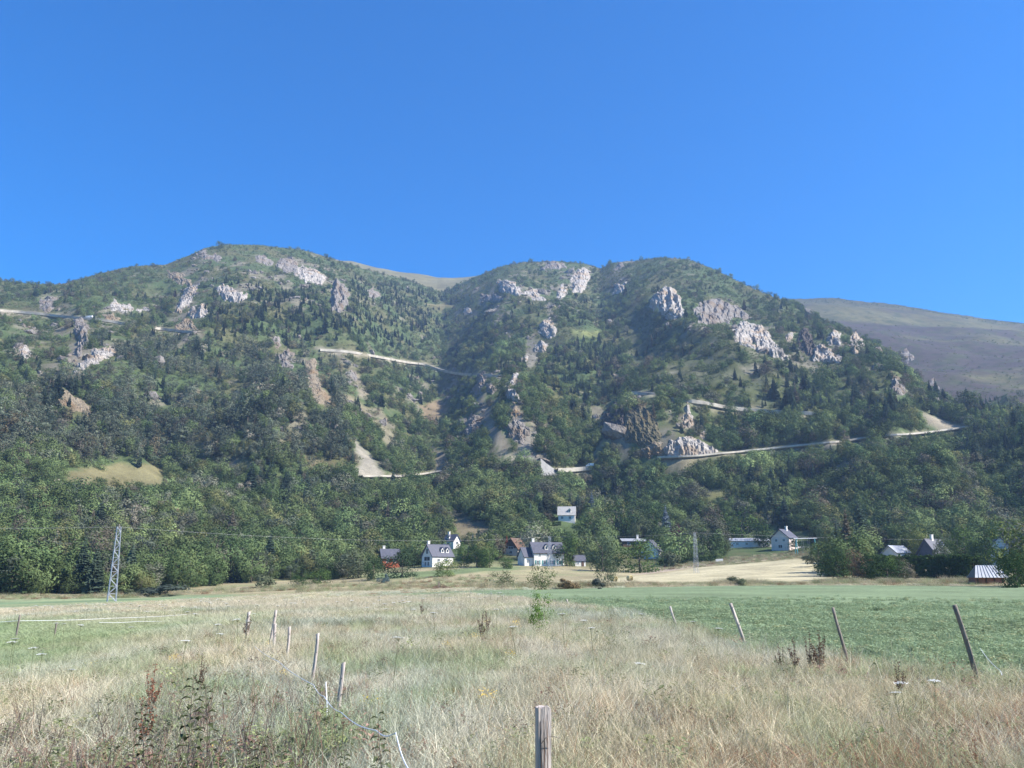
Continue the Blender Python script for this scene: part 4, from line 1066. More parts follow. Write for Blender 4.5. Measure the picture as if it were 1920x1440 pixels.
scatter('forest', np.stack([FX[rest], FY[rest], FZ[rest] - .2], 1), np.stack([np.zeros(nr), np.zeros(nr), frng.uniform(0, 6.28, nr)], 1),
        np.stack([sc, sc, FH[rest]], 1), idx, FT[rest], FOREST_PROTO, 'mixed wood and scrub covering the mountain slope', 'forest')
print('forest', nr, 'single', single.sum())

# ------------------------------------------------------------------ houses
def slab(m, quad, th):
    """a thick sheet: quad of points pushed down by th along its normal"""
    q = [Vector(p) for p in quad]; n = (q[1] - q[0]).cross(q[3] - q[0]).normalized()
    if n.z < 0: n = -n
    lo = [p - n * th for p in q]
    m.add(q + lo, [(0, 1, 2, 3), (7, 6, 5, 4), (0, 4, 5, 1), (1, 5, 6, 2), (2, 6, 7, 3), (3, 7, 4, 0)]); return m

def window(root, side, L, W, u, z, w, h, shutters=False, glass_only=False, name='window'):
    """side: f/b long walls (y=-W/2, +W/2), l/r gable walls (x=-L/2, +L/2)"""
    def P(a, out, zz):
        return {'f': (a, -W / 2 - out, zz), 'b': (a, W / 2 + out, zz), 'l': (-L / 2 - out, a, zz), 'r': (L / 2 + out, a, zz)}[side]
    def S(a, t, zz): return (a, t, zz) if side in 'fb' else (t, a, zz)
    m = MB(); t = .12
    for a, b, sa, sz in ((u, z + h / 2 - t / 2, w, t), (u, z - h / 2 + t / 2, w + .2, t), (u - w / 2 + t / 2, z, t, h - 2 * t), (u + w / 2 - t / 2, z, t, h - 2 * t), (u, z, t * .7, h - 2 * t)):
        m.box(P(a, .03, b), S(sa, .10, sz))
    wo_ = m.build(name, M_FRAME, root)
    MB().box(P(u, .005, z), S(w - .2, .06, h - .2)).build('pane', M_GLASS, wo_)
    if shutters:
        for s in (-1, 1): MB().box(P(u + s * (w / 2 + w * .26), .04, z), S(w * .48, .07, h)).build('shutter', M_SHUTTER, wo_)

def house(name, label, px_, r, yaw, L, W, wh, rh, wall, roofm, over=.5, wins=(), chim=None, dorm=(), dz=0.0, hip=0.0, cat='house', doors=(), gable=None, base_py=None):
    """ridge along local x; yaw turns the front (local -y) away from the camera direction"""
    x, y, z = place_at(px_, r, base_py) if base_py else place(px_, r); root = empty(name, (x, y, z - .2), yaw); tag(root, label, cat)
    hl, hw = L / 2, W / 2; top = wh + rh - .12; b = -1.5
    m = MB(); xr = hl - hip
    v = [(-hl, -hw, b), (hl, -hw, b), (hl, hw, b), (-hl, hw, b), (-hl, -hw, wh), (hl, -hw, wh), (hl, hw, wh), (-hl, hw, wh), (-xr, 0, top), (xr, 0, top)]
    m.add(v, [(0, 1, 5, 4), (2, 3, 7, 6), (1, 2, 6, 9, 5) if not hip else (1, 2, 6, 5), (3, 0, 4, 8, 7) if not hip else (3, 0, 4, 7), (3, 2, 1, 0)])
    m.build('wall', wall, root)
    if gable:
        g = MB()
        for s in (-1, 1):
            X = s * (hl + .03)
            g.add([(X, -hw, wh), (X, hw, wh), (X, 0, top)], [(0, 1, 2)] if s > 0 else [(0, 2, 1)])
        g.build('gable_boards', gable, root)
    k = rh / hw; e = over; th = .28; rf = MB(); zt_ = wh + rh + .16; ze = wh - k * e + .16
    ro = hl + (over if not hip else 0)
    if hip:
        ex, ey = hl + e, hw + e
        slab(rf, [(-ex, -ey, ze), (ex, -ey, ze), (xr, 0, zt_), (-xr, 0, zt_)], th); slab(rf, [(ex, ey, ze), (-ex, ey, ze), (-xr, 0, zt_), (xr, 0, zt_)], th)
        rf.add([(-ex, -ey, ze), (-xr, 0, zt_), (-ex, ey, ze)], [(0, 1, 2)]); rf.add([(ex, -ey, ze), (xr, 0, zt_), (ex, ey, ze)], [(0, 2, 1)])
    else:
        slab(rf, [(-ro, -hw - e, ze), (ro, -hw - e, ze), (ro, 0, zt_), (-ro, 0, zt_)], th); slab(rf, [(ro, hw + e, ze), (-ro, hw + e, ze), (-ro, 0, zt_ + .01), (ro, 0, zt_ + .01)], th)
    rfo = rf.build('roof', roofm, root)
    if chim:
        for cx_, cy_ in chim:
            c = MB(); zc = wh + rh * (1 - abs(cy_) / hw)
            c.box((cx_, cy_, zc + .55), (.9, .7, 2.1)); c.box((cx_, cy_, zc + 1.7), (1.1, .9, .2)); c.build('chimney', M_WHITE, rfo)
    for dx, s in dorm:      # little gabled dormers on the front (s=-1) or back slope
        yy = s * hw * .55; zb = wh + rh * .45; w2 = .65
        d = MB(); yf = s * hw * .82; zf = zb - rh * .20
        d.add([(dx - w2, yf, zf), (dx + w2, yf, zf), (dx + w2, yf, zf + 1.35), (dx, yf, zf + 2.0), (dx - w2, yf, zf + 1.35), (dx - w2, 0, zf + .2), (dx + w2, 0, zf + .2), (dx + w2, 0, zf + 1.35), (dx, 0, zf + 2.0), (dx - w2, 0, zf + 1.35)],
              [(0, 1, 2, 3, 4), (1, 6, 7, 2), (0, 4, 9, 5), (5, 9, 8, 7, 6)])
        do = d.build('dormer', M_WHITE, rfo)
        d2 = MB()
        for q in (-1, 1): slab(d2, [(dx + q * (w2 + .2), yf + s * .2, zf + 1.17), (dx + q * (w2 + .2), 0, zf + 1.17), (dx, 0, zf + 2.1), (dx, yf + s * .2, zf + 2.1)], .1)
        d2.build('dormer_roof', roofm, root)
        MB().box((dx, yf + s * .02, zf + .75), (.75, .06, .95)).build('dormer_pane', M_GLASS, root)
    for args in wins: window(root, args[0], L, W, *args[1:])
    for side, u, w, h in doors: 
        P = (u, -hw - .04, h / 2) if side == 'f' else ((-hl - .04, u, h / 2) if side == 'l' else (hl + .04, u, h / 2))
        MB().box(P, (w, .1, h) if side == 'f' else (.1, w, h)).build('door', M_BROWNWOOD, root)
    return root

R_ = math.radians
# white house whose glazed gable looks left
house('white_house', 'white gabled house with tall glazed gable and slate roof above the lawn', 820, 300, R_(42) , 9.5, 6.6, 3.9, 4.0, M_WHITE, M_SLATE, .5,
      wins=[('l', 0, 2.7, 3.6, 1.6), ('l', -.9, .9, 1.2, 1.6), ('l', .9, .9, 1.2, 1.6), ('l', 0, 5.4, 1.5, 2.0), ('f', 1.5, 2.2, 1.3, 1.2), ('f', -2.0, 2.2, 1.3, 1.2)], chim=[(-4.0, .4)], dorm=[(.3, -1), (2.6, -1)], dz=-.4, base_py=1061)
house('white_house', 'small white gabled house with slate roof behind the glazed gable house', 847, 345, R_(-38), 6.0, 4.4, 3.2, 2.6, M_WHITE, M_SLATE, .4,
      wins=[('r', 0, 2.2, 1.4, 1.4), ('f', 0, 1.8, 1.4, 1.3)], chim=[(-2.0, .3)], dorm=[(-.6, -1)], dz=3.0, base_py=1027)
house('orange_chalet', 'orange timber chalet with slate roof and white chimney, half hidden by trees', 730, 312, R_(20), 6.4, 6.0, 4.0, 3.0, M_ORANGE, M_SLATE, .7,
      wins=[('f', -1.2, 2.6, 1.2, 1.1), ('l', 0, 2.6, 1.4, 1.2), ('f', 1.2, 2.6, 1.1, 1.1)], chim=[(-2.2, .5)], dz=-1.2, cat='chalet', base_py=1064)
house('long_white_house', 'long white house with teal shutters, dormers and slate roof', 1024, 332, R_(17), 11.5, 7.0, 4.8, 3.6, M_WHITE, M_SLATE, .5,
      wins=[('f', -4.4, 1.2, 1.0, 1.5, True), ('f', -1.8, 1.2, 1.0, 1.5, True), ('f', 1.2, 1.2, 1.0, 1.5, True), ('f', 4.0, 1.2, 1.0, 1.5, True), ('f', -3.6, 3.7, .9, 1.0), ('f', -.6, 3.7, .9, 1.0), ('f', 2.6, 3.7, .9, 1.0)],
      chim=[(-4.9, .3)], dorm=[(-.8, -1), (2.2, -1)], dz=-.3, base_py=1060)
house('house_wing', 'lower slate roofed wing with a white wall left of the long white house', 988, 328, R_(24), 4.6, 6.0, 3.3, 3.2, M_WHITE, M_SLATE, .4, wins=[('f', -.9, 1.6, 1.1, 1.3)], dz=-.3, base_py=1060)
house('wooden_barn', 'dark wooden barn with pale front wall and steep roof', 967, 352, R_(62), 8.5, 6.4, 2.2, 4.2, M_CREAM, M_BROWNWOOD, .6, wins=[('l', 0, 2.4, 2.4, 1.2), ('l', 0, .6, 1.4, 1.2)], dz=1.5, cat='barn', gable=M_BROWNWOOD, base_py=1037)
house('garden_shed', 'little white garden shed with slate roof below the tall trees', 1086, 326, R_(10), 4.0, 3.4, 2.1, 1.9, M_WHITE, M_SLATE, .3, wins=[('f', -.8, 1.2, .8, .8)], doors=[('f', .9, .9, 1.9)], dz=-.5, cat='shed', base_py=1061)
house('grey_roofed_house', 'house with light grey tiled roof high above the village', 1063, 432, R_(-6), 8.2, 6.4, 3.0, 4.0, M_WHITE, M_GREYROOF, .5, wins=[('f', -2.2, 1.4, 1.3, 1.4), ('f', 1.6, 1.4, 1.3, 1.4)], dorm=[(1.4, -1)], dz=.6, base_py=977)
house('bungalow', 'low bungalow with white fascia between big trees', 1186, 372, R_(6), 10.5, 7.0, 2.6, 1.1, M_BROWNWOOD, M_METALROOF, .6, wins=[('f', -2.5, 1.3, 1.6, 1.2), ('f', 1.5, 1.3, 1.6, 1.2)], chim=[(2.4, 0)], dz=2.2, base_py=1024)
house('white_house', 'white house whose slate roof slopes behind the big round tree', 1222, 338, R_(68), 8.0, 7.4, 2.9, 4.2, M_WHITE, M_SLATE, .5, wins=[('l', 0, 1.6, 1.4, 1.3), ('l', 0, 4.3, 1.0, 1.0)], dz=-.2, base_py=1045)
house('long_white_building', 'long low white building under the broad tree', 1408, 412, R_(-8), 18.5, 5.0, 2.6, 1.2, M_WHITE, M_METALROOF, .4, wins=[('f', -6, 1.4, 1.2, 1.1), ('f', -2, 1.4, 1.2, 1.1), ('f', 6.5, 1.4, 1.2, 1.1)], dz=.6, cat='building', base_py=1025)
house('pinkish_house', 'pinkish rendered house with blue grey slate roof beside a driveway', 1472, 402, R_(48), 8.2, 7.6, 4.9, 3.3, M_CREAM, M_SLATE, .5,
      wins=[('l', -1.6, 3.8, 1.1, 1.2), ('l', 1.6, 3.8, 1.1, 1.2), ('l', 0, 1.4, 1.8, 1.4), ('f', -1, 3.4, 1.2, 1.2), ('f', 2, 3.4, 1.2, 1.2)], chim=[(1.5, -.4)], dz=-.4, base_py=1031)
house('slate_house', 'dark slate house with white chimney among dark trees', 1752, 252, R_(30), 7.6, 6.6, 2.8, 4.4, M_SLATE, M_SLATE, .5, wins=[('f', 0, 1.5, 1.2, 1.1)], chim=[(-.5, -.2)], dz=2.4, dorm=[(1.6, -1)], base_py=1049)
house('pale_roofed_house', 'house with pale metal roof showing above the dark hedge', 1682, 258, R_(25), 6.4, 6.0, 2.5, 2.2, M_WHITE, M_METALROOF, .5, wins=[('f', 0, 1.3, 1.2, 1.0)], dz=2.2, base_py=1049)
house('white_gable_house', 'white gable showing between trees near the picture edge', 1876, 240, R_(70), 6.0, 4.5, 6.2, 2.2, M_WHITE, M_SLATE, .4, wins=[('l', 0, 4.8, .9, 1.0)], dz=2.0, base_py=1036)

# shed with a ribbed metal roof: every sheet is a piece
x, y, z = place(1843, 132); sh = empty('metal_roofed_shed', (x, y, z - .3), R_(6)); tag(sh, 'low brick shed with ribbed pale metal roof beside the large edge tree', 'shed')
m = MB(); m.add([(-2.3, -1.8, -.5), (2.3, -1.8, -.5), (2.3, 1.8, -.5), (-1.0, 1.8, -.5), (-2.3, -1.8, 1.6), (2.3, -1.8, 1.6), (2.3, 1.8, 1.6), (-1.0, 1.8, 1.6)], [(3, 2, 1, 0), (4, 5, 6, 7), (0, 1, 5, 4), (1, 2, 6, 5), (2, 3, 7, 6), (3, 0, 4, 7)]); m.build('wall', M_BRICK, sh)
for i in range(4): MB().box((-2.0 + i * 1.35, -1.86, .55), (.16, .14, 2.1)).build('post', M_BROWNWOOD, sh)
for i in range(9):
    x0 = -2.7 + i * .6; m = MB()
    t0, t1 = x0, x0 + .57; k0, k1 = max(0, 2.1 - abs(t0 + .3) * .0), 0
    slab(m, [(t0, -2.35, 1.45), (t1, -2.35, 1.45), (t1 * .62 + .9, .1, 3.25), (t0 * .62 + .9, .1, 3.25)], .05); m.build('roof_sheet', M_METALROOF, sh)
    m = MB(); m.tube([(t1 + .015, -2.35, 1.49), ((t1 + .015) * .62 + .9, .1, 3.29)], .06, 4); m.build('roof_rib', M_METALROOF, sh)
m = MB(); slab(m, [(2.75, 2.3, 1.45), (-1.0, 2.3, 1.45), (-.8, .12, 3.24), (2.6, .12, 3.24)], .05); m.build('rear_roof', M_METALROOF, sh)
m = MB(); m.add([(-2.7, -2.3, 1.44), (-.78, .1, 3.2), (-1.0, 2.2, 1.44)], [(0, 1, 2)]); m.add([(2.75, -2.3, 1.44), (2.6, .1, 3.2), (2.75, 2.2, 1.44)], [(0, 2, 1)]); m.build('gable_boards', M_DARKTIMBER, sh)

# clipped hedge and low walls of the gardens
def hedge(pts, w, h, label):
    P = [place(*p) for p in pts]; root = empty('clipped_hedge', P[0]); tag(root, label, 'hedge')
    rng = np.random.default_rng(3); C = []; Nv = []
    for a, b in zip(P[:-1], P[1:]):
        a, b = np.array(a), np.array(b); L = np.linalg.norm(b - a); n = int(L * 56 * h)
        t = rng.uniform(size=n)[:, None]; base = a * (1 - t) + b * t; d = (b - a) / L; s = np.array([-d[1], d[0], 0])
        f = rng.integers(0, 3, n); u = rng.uniform(-1, 1, n)
        off = np.where(f[:, None] == 0, s * w / 2 + np.c_[np.zeros(n), np.zeros(n), (u + 1) / 2 * h], np.where(f[:, None] == 1, -s * w / 2 + np.c_[np.zeros(n), np.zeros(n), (u + 1) / 2 * h], s * (u * w / 2)[:, None] + np.array([0, 0, h])))
        nv = np.where(f[:, None] == 0, s, np.where(f[:, None] == 1, -s, np.array([0, 0, 1.])))
        C.append(base + off + rng.normal(size=(n, 3)) * .08 * h); Nv.append(nv + rng.normal(size=(n, 3)) * .5)
    C = np.concatenate(C); Nv = np.concatenate(Nv); Nv /= np.linalg.norm(Nv, axis=1)[:, None]
    V, Q = leaf_quads(C - np.array(P[0]), Nv, .16 + .04 * h, rng)
    o = link('foliage', np_mesh('hedge_foliage', V, Q, mats=[M_LEAF_O]), root); o.color = (.045, .075, .025, 1)
    m = MB()
    for a, b in zip(P[:-1], P[1:]):
        a, b = Vector(a) - Vector(P[0]), Vector(b) - Vector(P[0])
        for t in np.arange(0.05, 1, .1): 
            q = a.lerp(b, t); m.tube([q - Vector((0, 0, .3)), q + Vector((random.uniform(-.2, .2), 0, h * .8))], [.06, .03], 4)
    m.build('stems', M_BARK, root)
hedge([(1236, 322), (1290, 322), (1342, 324)], 1.2, 1.7, 'long clipped hedge under the grey green and olive trees')
hedge([(982, 414), (1012, 416), (1052, 418)], 1.2, 1.6, 'clipped hedge terrace left of the grey roofed house')
hedge([(1612, 204), (1660, 202), (1715, 200), (1770, 197), (1832, 188)], 3.0, 4.3, 'high dark hedge behind the tree row, left of the metal roofed shed')
def low_wall(pts, h, t, mat, name, label):
    P = [Vector(place(*p)) for p in pts]; root = empty(name, P[0]); tag(root, label, 'wall')
    for a, b in zip(P[:-1], P[1:]):
        d = (b - a); n = max(1, int(d.length / 2.5))
        for i in range(n):
            p, q = a + d * (i / n) - P[0], a + d * ((i + .97) / n) - P[0]; s = Vector((-d.y, d.x, 0)).normalized() * t / 2; up = Vector((0, 0, h + random.uniform(-.04, .04)))
            dn = Vector((0, 0, -.6)); m = MB()
            m.add([p - s + dn, q - s + dn, q + s + dn, p + s + dn, p - s + up, q - s + up, q + s + up, p + s + up], [(3, 2, 1, 0), (4, 5, 6, 7), (0, 1, 5, 4), (1, 2, 6, 5), (2, 3, 7, 6), (3, 0, 4, 7)])
            m.build('wall_block', mat, root)
low_wall([(1342, 318), (1356, 318)], 1.0, .3, M_WHITE, 'garden_wall', 'short white garden wall at the right end of the clipped hedge')
# concrete wall by the gully mouth, in big cast panels
P = hits(ZT, [1014, 1024, 1034, 1044], [884, 884, 884, 884]); base = P[0]
cw = empty('concrete_wall', base); tag(cw, 'pale concrete retaining wall sloping down at the gully mouth', 'wall')
for i in range(3):
    hgt = [8.5, 5.5, 3.0, 1.0]; a, b = Vector(P[i] - base), Vector(P[i + 1] - base); o_ = Vector((0, -3.0, 0)); m = MB(); th = Vector((0, 1.2, 0)); b = a + (b - a) * .985
    A, B = a + o_, b + o_; ua, ub, dn = Vector((0, 5, hgt[i])), Vector((0, 4, hgt[i + 1])), Vector((0, -1, -3))
    m.add([A + dn, B + dn, B + ub, A + ua, A + dn + th, B + dn + th, B + ub + th, A + ua + th], [(0, 1, 2, 3), (7, 6, 5, 4), (0, 4, 5, 1), (1, 5, 6, 2), (2, 6, 7, 3), (3, 7, 4, 0)])
    m.build('wall_panel', M_CONCRETE, cw)

# driveway of the pinkish house
def ribbon(name, pts, w, mat, label, cat, lift=.12):
    P = np.array([place(*p) for p in pts]); D = []
    for a, b in zip(P[:-1], P[1:]):
        for t in np.arange(0, 1, .1): D.append(a * (1 - t) + b * t)
    D.append(P[-1]); D = np.array(D); T = np.gradient(D[:, :2], axis=0); T /= np.linalg.norm(T, axis=1)[:, None]; Nn = np.stack([-T[:, 1], T[:, 0]], 1)
    V = []
    for s in (-1, -.33, .33, 1):
        q = D[:, :2] + Nn * w / 2 * s; V.append(np.c_[q, H(q[:, 0], q[:, 1]) + lift])
    n = len(D); Q = [(k * n + i, k * n + i + 1, (k + 1) * n + i + 1, (k + 1) * n + i) for k in range(3) for i in range(n - 1)]
    tag(link(name, np_mesh(name, np.concatenate(V), Q, mats=[mat], smooth=True)), label, cat, kind='structure')
ribbon('driveway', [(1418, 378), (1450, 372), (1480, 366), (1510, 355)], 5.0, plain('gravel', (.40, .38, .35), .95, .15, 1.5), 'pale gravel driveway in front of the pinkish house', 'driveway')

# turquoise swing frame
x, y, z = place(1512, 322); sw = empty('swing_frame', (x, y, z), R_(8)); tag(sw, 'turquoise garden swing frame with a white top bar below the pinkish house', 'swing')
for sx in (-1, 1):
    for sy in (-1, 1): MB().tube([(sx * 3.6 + sx * .3, sy * 1.1, -.3), (sx * 3.6, 0, 5.6)], .16, 6).build('leg', M_TURQ, sw)
MB().tube([(-4.6, 0, 5.7), (4.6, 0, 5.9)], .12, 6).build('top_bar', M_PLASTIC, sw)
for sx in (-1.2, 1.2):
    for q in (-.3, .3): MB().tube([(sx + q, 0, 5.7), (sx + q, 0, .7)], .03, 4).build('rope', M_WIRE, sw)
    MB().box((sx, 0, .68), (.75, .3, .06)).build('swing_seat', M_TURQ, sw)

# ------------------------------------------------------------------ round bales
for px_, r, lab in ((1152, 205, 'round straw bale beside the slim young tree'), (1181, 210, 'round straw bale further out on the hay stubble')):
    x, y, z = place(px_, r); b = empty('hay_bale', (x, y, z + .60), R_(-55)); b.scale = (.85, .85, .85); tag(b, lab, 'bale', 'round bales on the stubble')
    m = MB(); n = 28; rr = [(-.62, .70), (-.60, .76), (-.3, .78), (0, .775), (.3, .78), (.60, .76), (.62, .70)]
    for i, (xx, r2) in enumerate(rr):
        for k in range(n):
            a = 2 * math.pi * k / n; q = r2 * (1 + .015 * math.sin(7 * a + i)); m.v.append((xx, q * math.cos(a), q * math.sin(a)))
    for i in range(len(rr) - 1):
        for k in range(n): m.f.append((i * n + k, i * n + (k + 1) % n, (i + 1) * n + (k + 1) % n, (i + 1) * n + k))
    m.build('straw_roll', M_STRAW, b, True)
    for s in (-1, 1):
        e = MB()
        for k in range(60):
            t = k * .42; e.v.append((s * .63, .012 * k * math.cos(t), .012 * k * math.sin(t))); e.v.append((s * .60, (.012 * k + .05) * math.cos(t), (.012 * k + .05) * math.sin(t)))
        for k in range(59): e.f.append((2 * k, 2 * k + 2, 2 * k + 3, 2 * k + 1))
        e.build('spiral_end', M_STRAW, b)

# ------------------------------------------------------------------ lattice pylons and wires
TOPS = []
def pylon(px_, r, h, w0, w1, yaw, label, bar=.05):
    x, y, z = place(px_, r); t = empty('lattice_pylon', (x, y, z), yaw); tag(t, label, 'pylon', 'power line pylons')
    def W(zz): return w0 + (w1 - w0) * zz / h
    for sx in (-1, 1):
        for sy in (-1, 1): MB().bar((sx * w0 / 2, sy * w0 / 2, -.3), (sx * w1 / 2, sy * w1 / 2, h), bar).build('leg', M_GALV, t)
    n = 11; zs_ = [h * (1 - (1 - i / n) ** 1.12) for i in range(n + 1)]
    for i in range(n):
        a, b = zs_[i], zs_[i + 1]; m = MB(); wa, wb = W(a) / 2, W(b) / 2
        for s in (-1, 1):
            fl = 1 if (i % 2) else -1
            m.bar((-fl * wa, s * wa, a), (fl * wb, s * wb, b), bar * .62); m.bar((s * wa, fl * wa, a), (s * wb, -fl * wb, b), bar * .62)
            m.bar((-wb, s * wb, b), (wb, s * wb, b), bar * .5); m.bar((s * wb, -wb, b), (s * wb, wb, b), bar * .5)
        m.build('bracing', M_GALV, t)
    arm = MB(); arm.bar((0, -1.3, h - .5), (0, 1.3, h - .5), bar * 1.3); arm.bar((0, -1.3, h - .5), (0, 0, h + .1), bar * .6); arm.bar((0, 1.3, h - .5), (0, 0, h + .1), bar * .6); arm.build('crossarm', M_GALV, t)
    for s in (-1.2, 0, 1.2):
        MB().tube([(0, s, h - .5 if s else h), (0, s, h - .15 if s else h + .3), (0, s, h + .1 if s else h + .5)], [.05, .10, .04], 8).build('insulator', M_DARKTIMBER, t)
    TOPS.append((x, y, z + h)); return t
pylon(209, 160, 13.4, 1.45, .62, R_(30), 'tall lattice pylon before the wood edge', .065)
pylon(1031, 300, 11.0, 1.3, .6, R_(20), 'lattice pylon in front of the long white house', .04)
pylon(1306, 268, 12.2, 1.3, .55, R_(10), 'slender lattice pylon standing in the hay field', .035)
TOPS.insert(0, (-190.0, 120.0, TOPS[0][2] + 1.0)); TOPS.append((330., 330., 20.))
WL = ['leaving the picture past the tall pylon', 'between the tall pylon and the long white house', 'between the long white house and the hay field', 'beyond the hay field pylon']
for i in range(4):
    a, b = Vector(TOPS[i]), Vector(TOPS[i + 1])
    for k, s in enumerate((-1.2, 0, 1.2)):
        pts = []
        for j in range(25):
            t = j / 24; p = a.lerp(b, t); p.z -= 4 * t * (1 - t) * (b - a).length * .012; p.y += s; pts.append(p)
        o = MB().tube(pts, .006, 4).build('power_cable', M_WIRE); tag(o, '%s power cable %s' % (['nearer', 'middle', 'farther'][k], WL[i]), 'cable', 'power cables')

# ------------------------------------------------------------------ vehicles on the mountain road
def van(px_, py_, yaw, label, L=5.6):
    p = hit(px_, py_)
    if np.isnan(p[0]): return
    v = empty('white_van', (p[0], p[1] - .6, p[2] + .75), yaw); tag(v, label, 'van')
    m = MB(); h = 2.3; w = .95; prof = [(-L / 2, .35), (L / 2, .35), (L / 2, 1.15), (L / 2 - .9, 1.35), (L / 2 - 1.5, h), (-L / 2, h)]
    n = len(prof); m.add([(a, -w, b) for a, b in prof] + [(a, w, b) for a, b in prof], [tuple(range(n)), tuple(range(2 * n - 1, n - 1, -1))] + [(i, i + n, (i + 1) % n + n, (i + 1) % n) for i in range(n)])
    b = m.build('body', M_CARWHITE, v)
    MB().box((L / 2 - 1.17, 0, 1.85), (.06, 1.6, .75), Vector((0, 0, 1)).rotation_difference(Vector((.55, 0, .83))).to_matrix()).build('windscreen', M_GLASS, v)
    for s in (-1, 1):
        MB().box((L / 2 - 2.0, s * .96, 1.75), (.9, .04, .6)).build('side_window', M_GLASS, v); MB().box((L / 2 + .01, s * .7, .95), (.06, .3, .22)).build('headlight', M_LAMP, v)
        for xx in (-L / 2 + 1.0, L / 2 - 1.0):
            wv = MB().tube([(xx, s * .86, .36), (xx, s * 1.0, .36)], .36, 14).build('wheel', M_RUBBER, v)
            MB().tube([(xx, s * .99, .36), (xx, s * 1.02, .36)], .2, 10).build('rim', M_GALV, wv)
van(167, 598, R_(170), 'white van on the road at far left, beside the grey rib', 7.5)
van(1106, 878, R_(175), 'white van on the short road piece at the gully mouth', 5.0)

# ------------------------------------------------------------------ fence posts, stakes and tape
def wpost(px_, r, top_py, lean_px, rad, label, mat=M_TIMBER, square=False, top_r=None, knots=3, name='fence_post', group='leaning wooden fence posts'):
    """leaning wooden post: foot at (px_, r) and head lean_px photo pixels further right"""
    x, y, z = place(px_, r); d = r * cp - .3
    zt_ = CAMZ + r * float(pix_dir(px_ + lean_px, top_py)[1]); ht = zt_ - z; dx = lean_px / FPX * d
    t = empty(name, (x, y, z)); tag(t, label, 'post' if name != 'plastic_stake' else 'stake', group)
    rng = random.Random(int(px_)); m = MB(); n = 16 if square else 9; seg = 14 if square else 9; ph = rng.uniform(0, 6); ring = []
    for i in range(seg + 1):
        f = i / seg; cxx = dx * f + .012 * math.sin(f * 5 + ph) * (0 if square else 1); zz = -.35 * (1 - f) + ht * f; rr = rad * (1.06 - .12 * f)
        for k in range(n):
            a = 2 * math.pi * k / n + (.28 if square else 0)
            if square: q = rr * (1 / max(abs(math.cos(a - .28)), abs(math.sin(a - .28)))) ** .82 * .93 * (1 + .03 * math.sin(5 * a + ph + f * 3) - (.10 if k in (11, 14) else 0) * (1 + math.sin(9 * f + k)) * .5 + rng.uniform(-.025, .025))
            else: q = rr * (1 + .13 * math.sin(3 * a + ph + f * 2) + rng.uniform(-.04, .04))
            sl_ = ((.35 * rad * math.cos(a)) if not square else rng.uniform(-.012, .012)) if i == seg else 0
            m.v.append((cxx + q * math.cos(a), q * math.sin(a), zz + sl_))
    for i in range(seg):
        for k in range(n): m.f.append((i * n + k, i * n + (k + 1) % n, (i + 1) * n + (k + 1) % n, (i + 1) * n + k))
    m.f.append(tuple(seg * n + k for k in range(n)))
    m.build('shaft', mat, t, not square)
    if name == 'fence_post':
        for i in range(knots):
            f = rng.uniform(.45, .95); a = rng.uniform(3.6, 5.8); q = Vector((dx * f + rad * 1.0 * math.cos(a), rad * 1.0 * math.sin(a), ht * f))
            MB().tube([q, q + Vector((math.cos(a) * rad * .7, math.sin(a) * rad * .7, rad * .5))], [rad * .28, rad * .14], 5).build('branch_stub', M_DARKTIMBER, t)
    return t
np_ = wpost(1022, 5.3, 1325, -2, .046, 'nearest squared grey post with split pale face', square=True, knots=0)
MB().tube([(-.02, -.055, .66), (.01, -.075, .70), (.05, -.07, .705), (.085, -.05, .69)], .0022, 5).build('wire_staple', M_DARKTIMBER, np_)
for q in range(3): MB().tube([(-.02 + .018 * q, -.047 - .004 * q, .30 + .1 * q), (-.018 + .017 * q, -.05 - .004 * q, .52 + .09 * q), (-.022 + .019 * q, -.046 - .004 * q, .78 + .02 * q)], [.001, .0035, .001], 4).build('split', M_BROWNWOOD, np_)
wpost(1850, 13.2, 1141, -42, .034, 'rightmost leaning post at the green field edge', M_DARKTIMBER)
wpost(1600, 16.0, 1143, -28, .028, 'forked leaning post, second from the right at the green field edge', M_DARKTIMBER)
wpost(1406, 20.5, 1133, -31, .038, 'third leaning post from the right at the green field edge')
wpost(1277, 28, 1138, -19, .036, 'fourth leaning post from the right at the green field edge')
wpost(1164, 36, 1143, -12, .045, 'short leaning post, fifth from the right')
wpost(1145, 36, 1158, -10, .03, 'stub of a thin post left of the short leaning post', M_DARKTIMBER)
wpost(1072, 44, 1124, -9, .035, 'slim pale stake right of the little leafy sapling', name='fence_stake')
wpost(1068, 44, 1128, -14, .022, 'slim dark stick crossing the pale stake', M_DARKTIMBER, name='fence_stake')
wpost(632, 10.3, 1245, 6, .024, 'front post of the left fence with rounded head', M_TIMBER)
wpost(584, 14.2, 1190, 6, .028, 'second post of the left fence, broken at its head', M_TIMBER)
wpost(536, 19, 1178, 3, .032, 'third slim post of the left fence')
wpost(512, 21.5, 1173, 1, .038, 'fourth short post of the left fence')
wpost(500, 22.5, 1146, 13, .04, 'slanting pole beside the fourth post of the left fence')
wpost(458, 27, 1150, 6, .048, 'fifth post of the left fence')
wpost(466, 27.5, 1163, -3, .04, 'broken post right against the fifth post of the left fence', M_DARKTIMBER)
wpost(30, 34, 1163, 1, .035, 'thin dark post carrying the white tape at far left', M_DARKTIMBER)
wpost(101, 33, 1178, 1, .03, 'short dark post below the white tape', M_DARKTIMBER)
wpost(612, 9.4, 1283, -5, .007, 'thin white plastic stake of the electric fence', M_PLASTIC, name='plastic_stake', knots=0)
def at(px_, py_, r):
    a, te = pix_dir(px_, py_); L = r / math.cos(float(a)); return (L * math.sin(float(a)), r, CAMZ + float(te) * L)
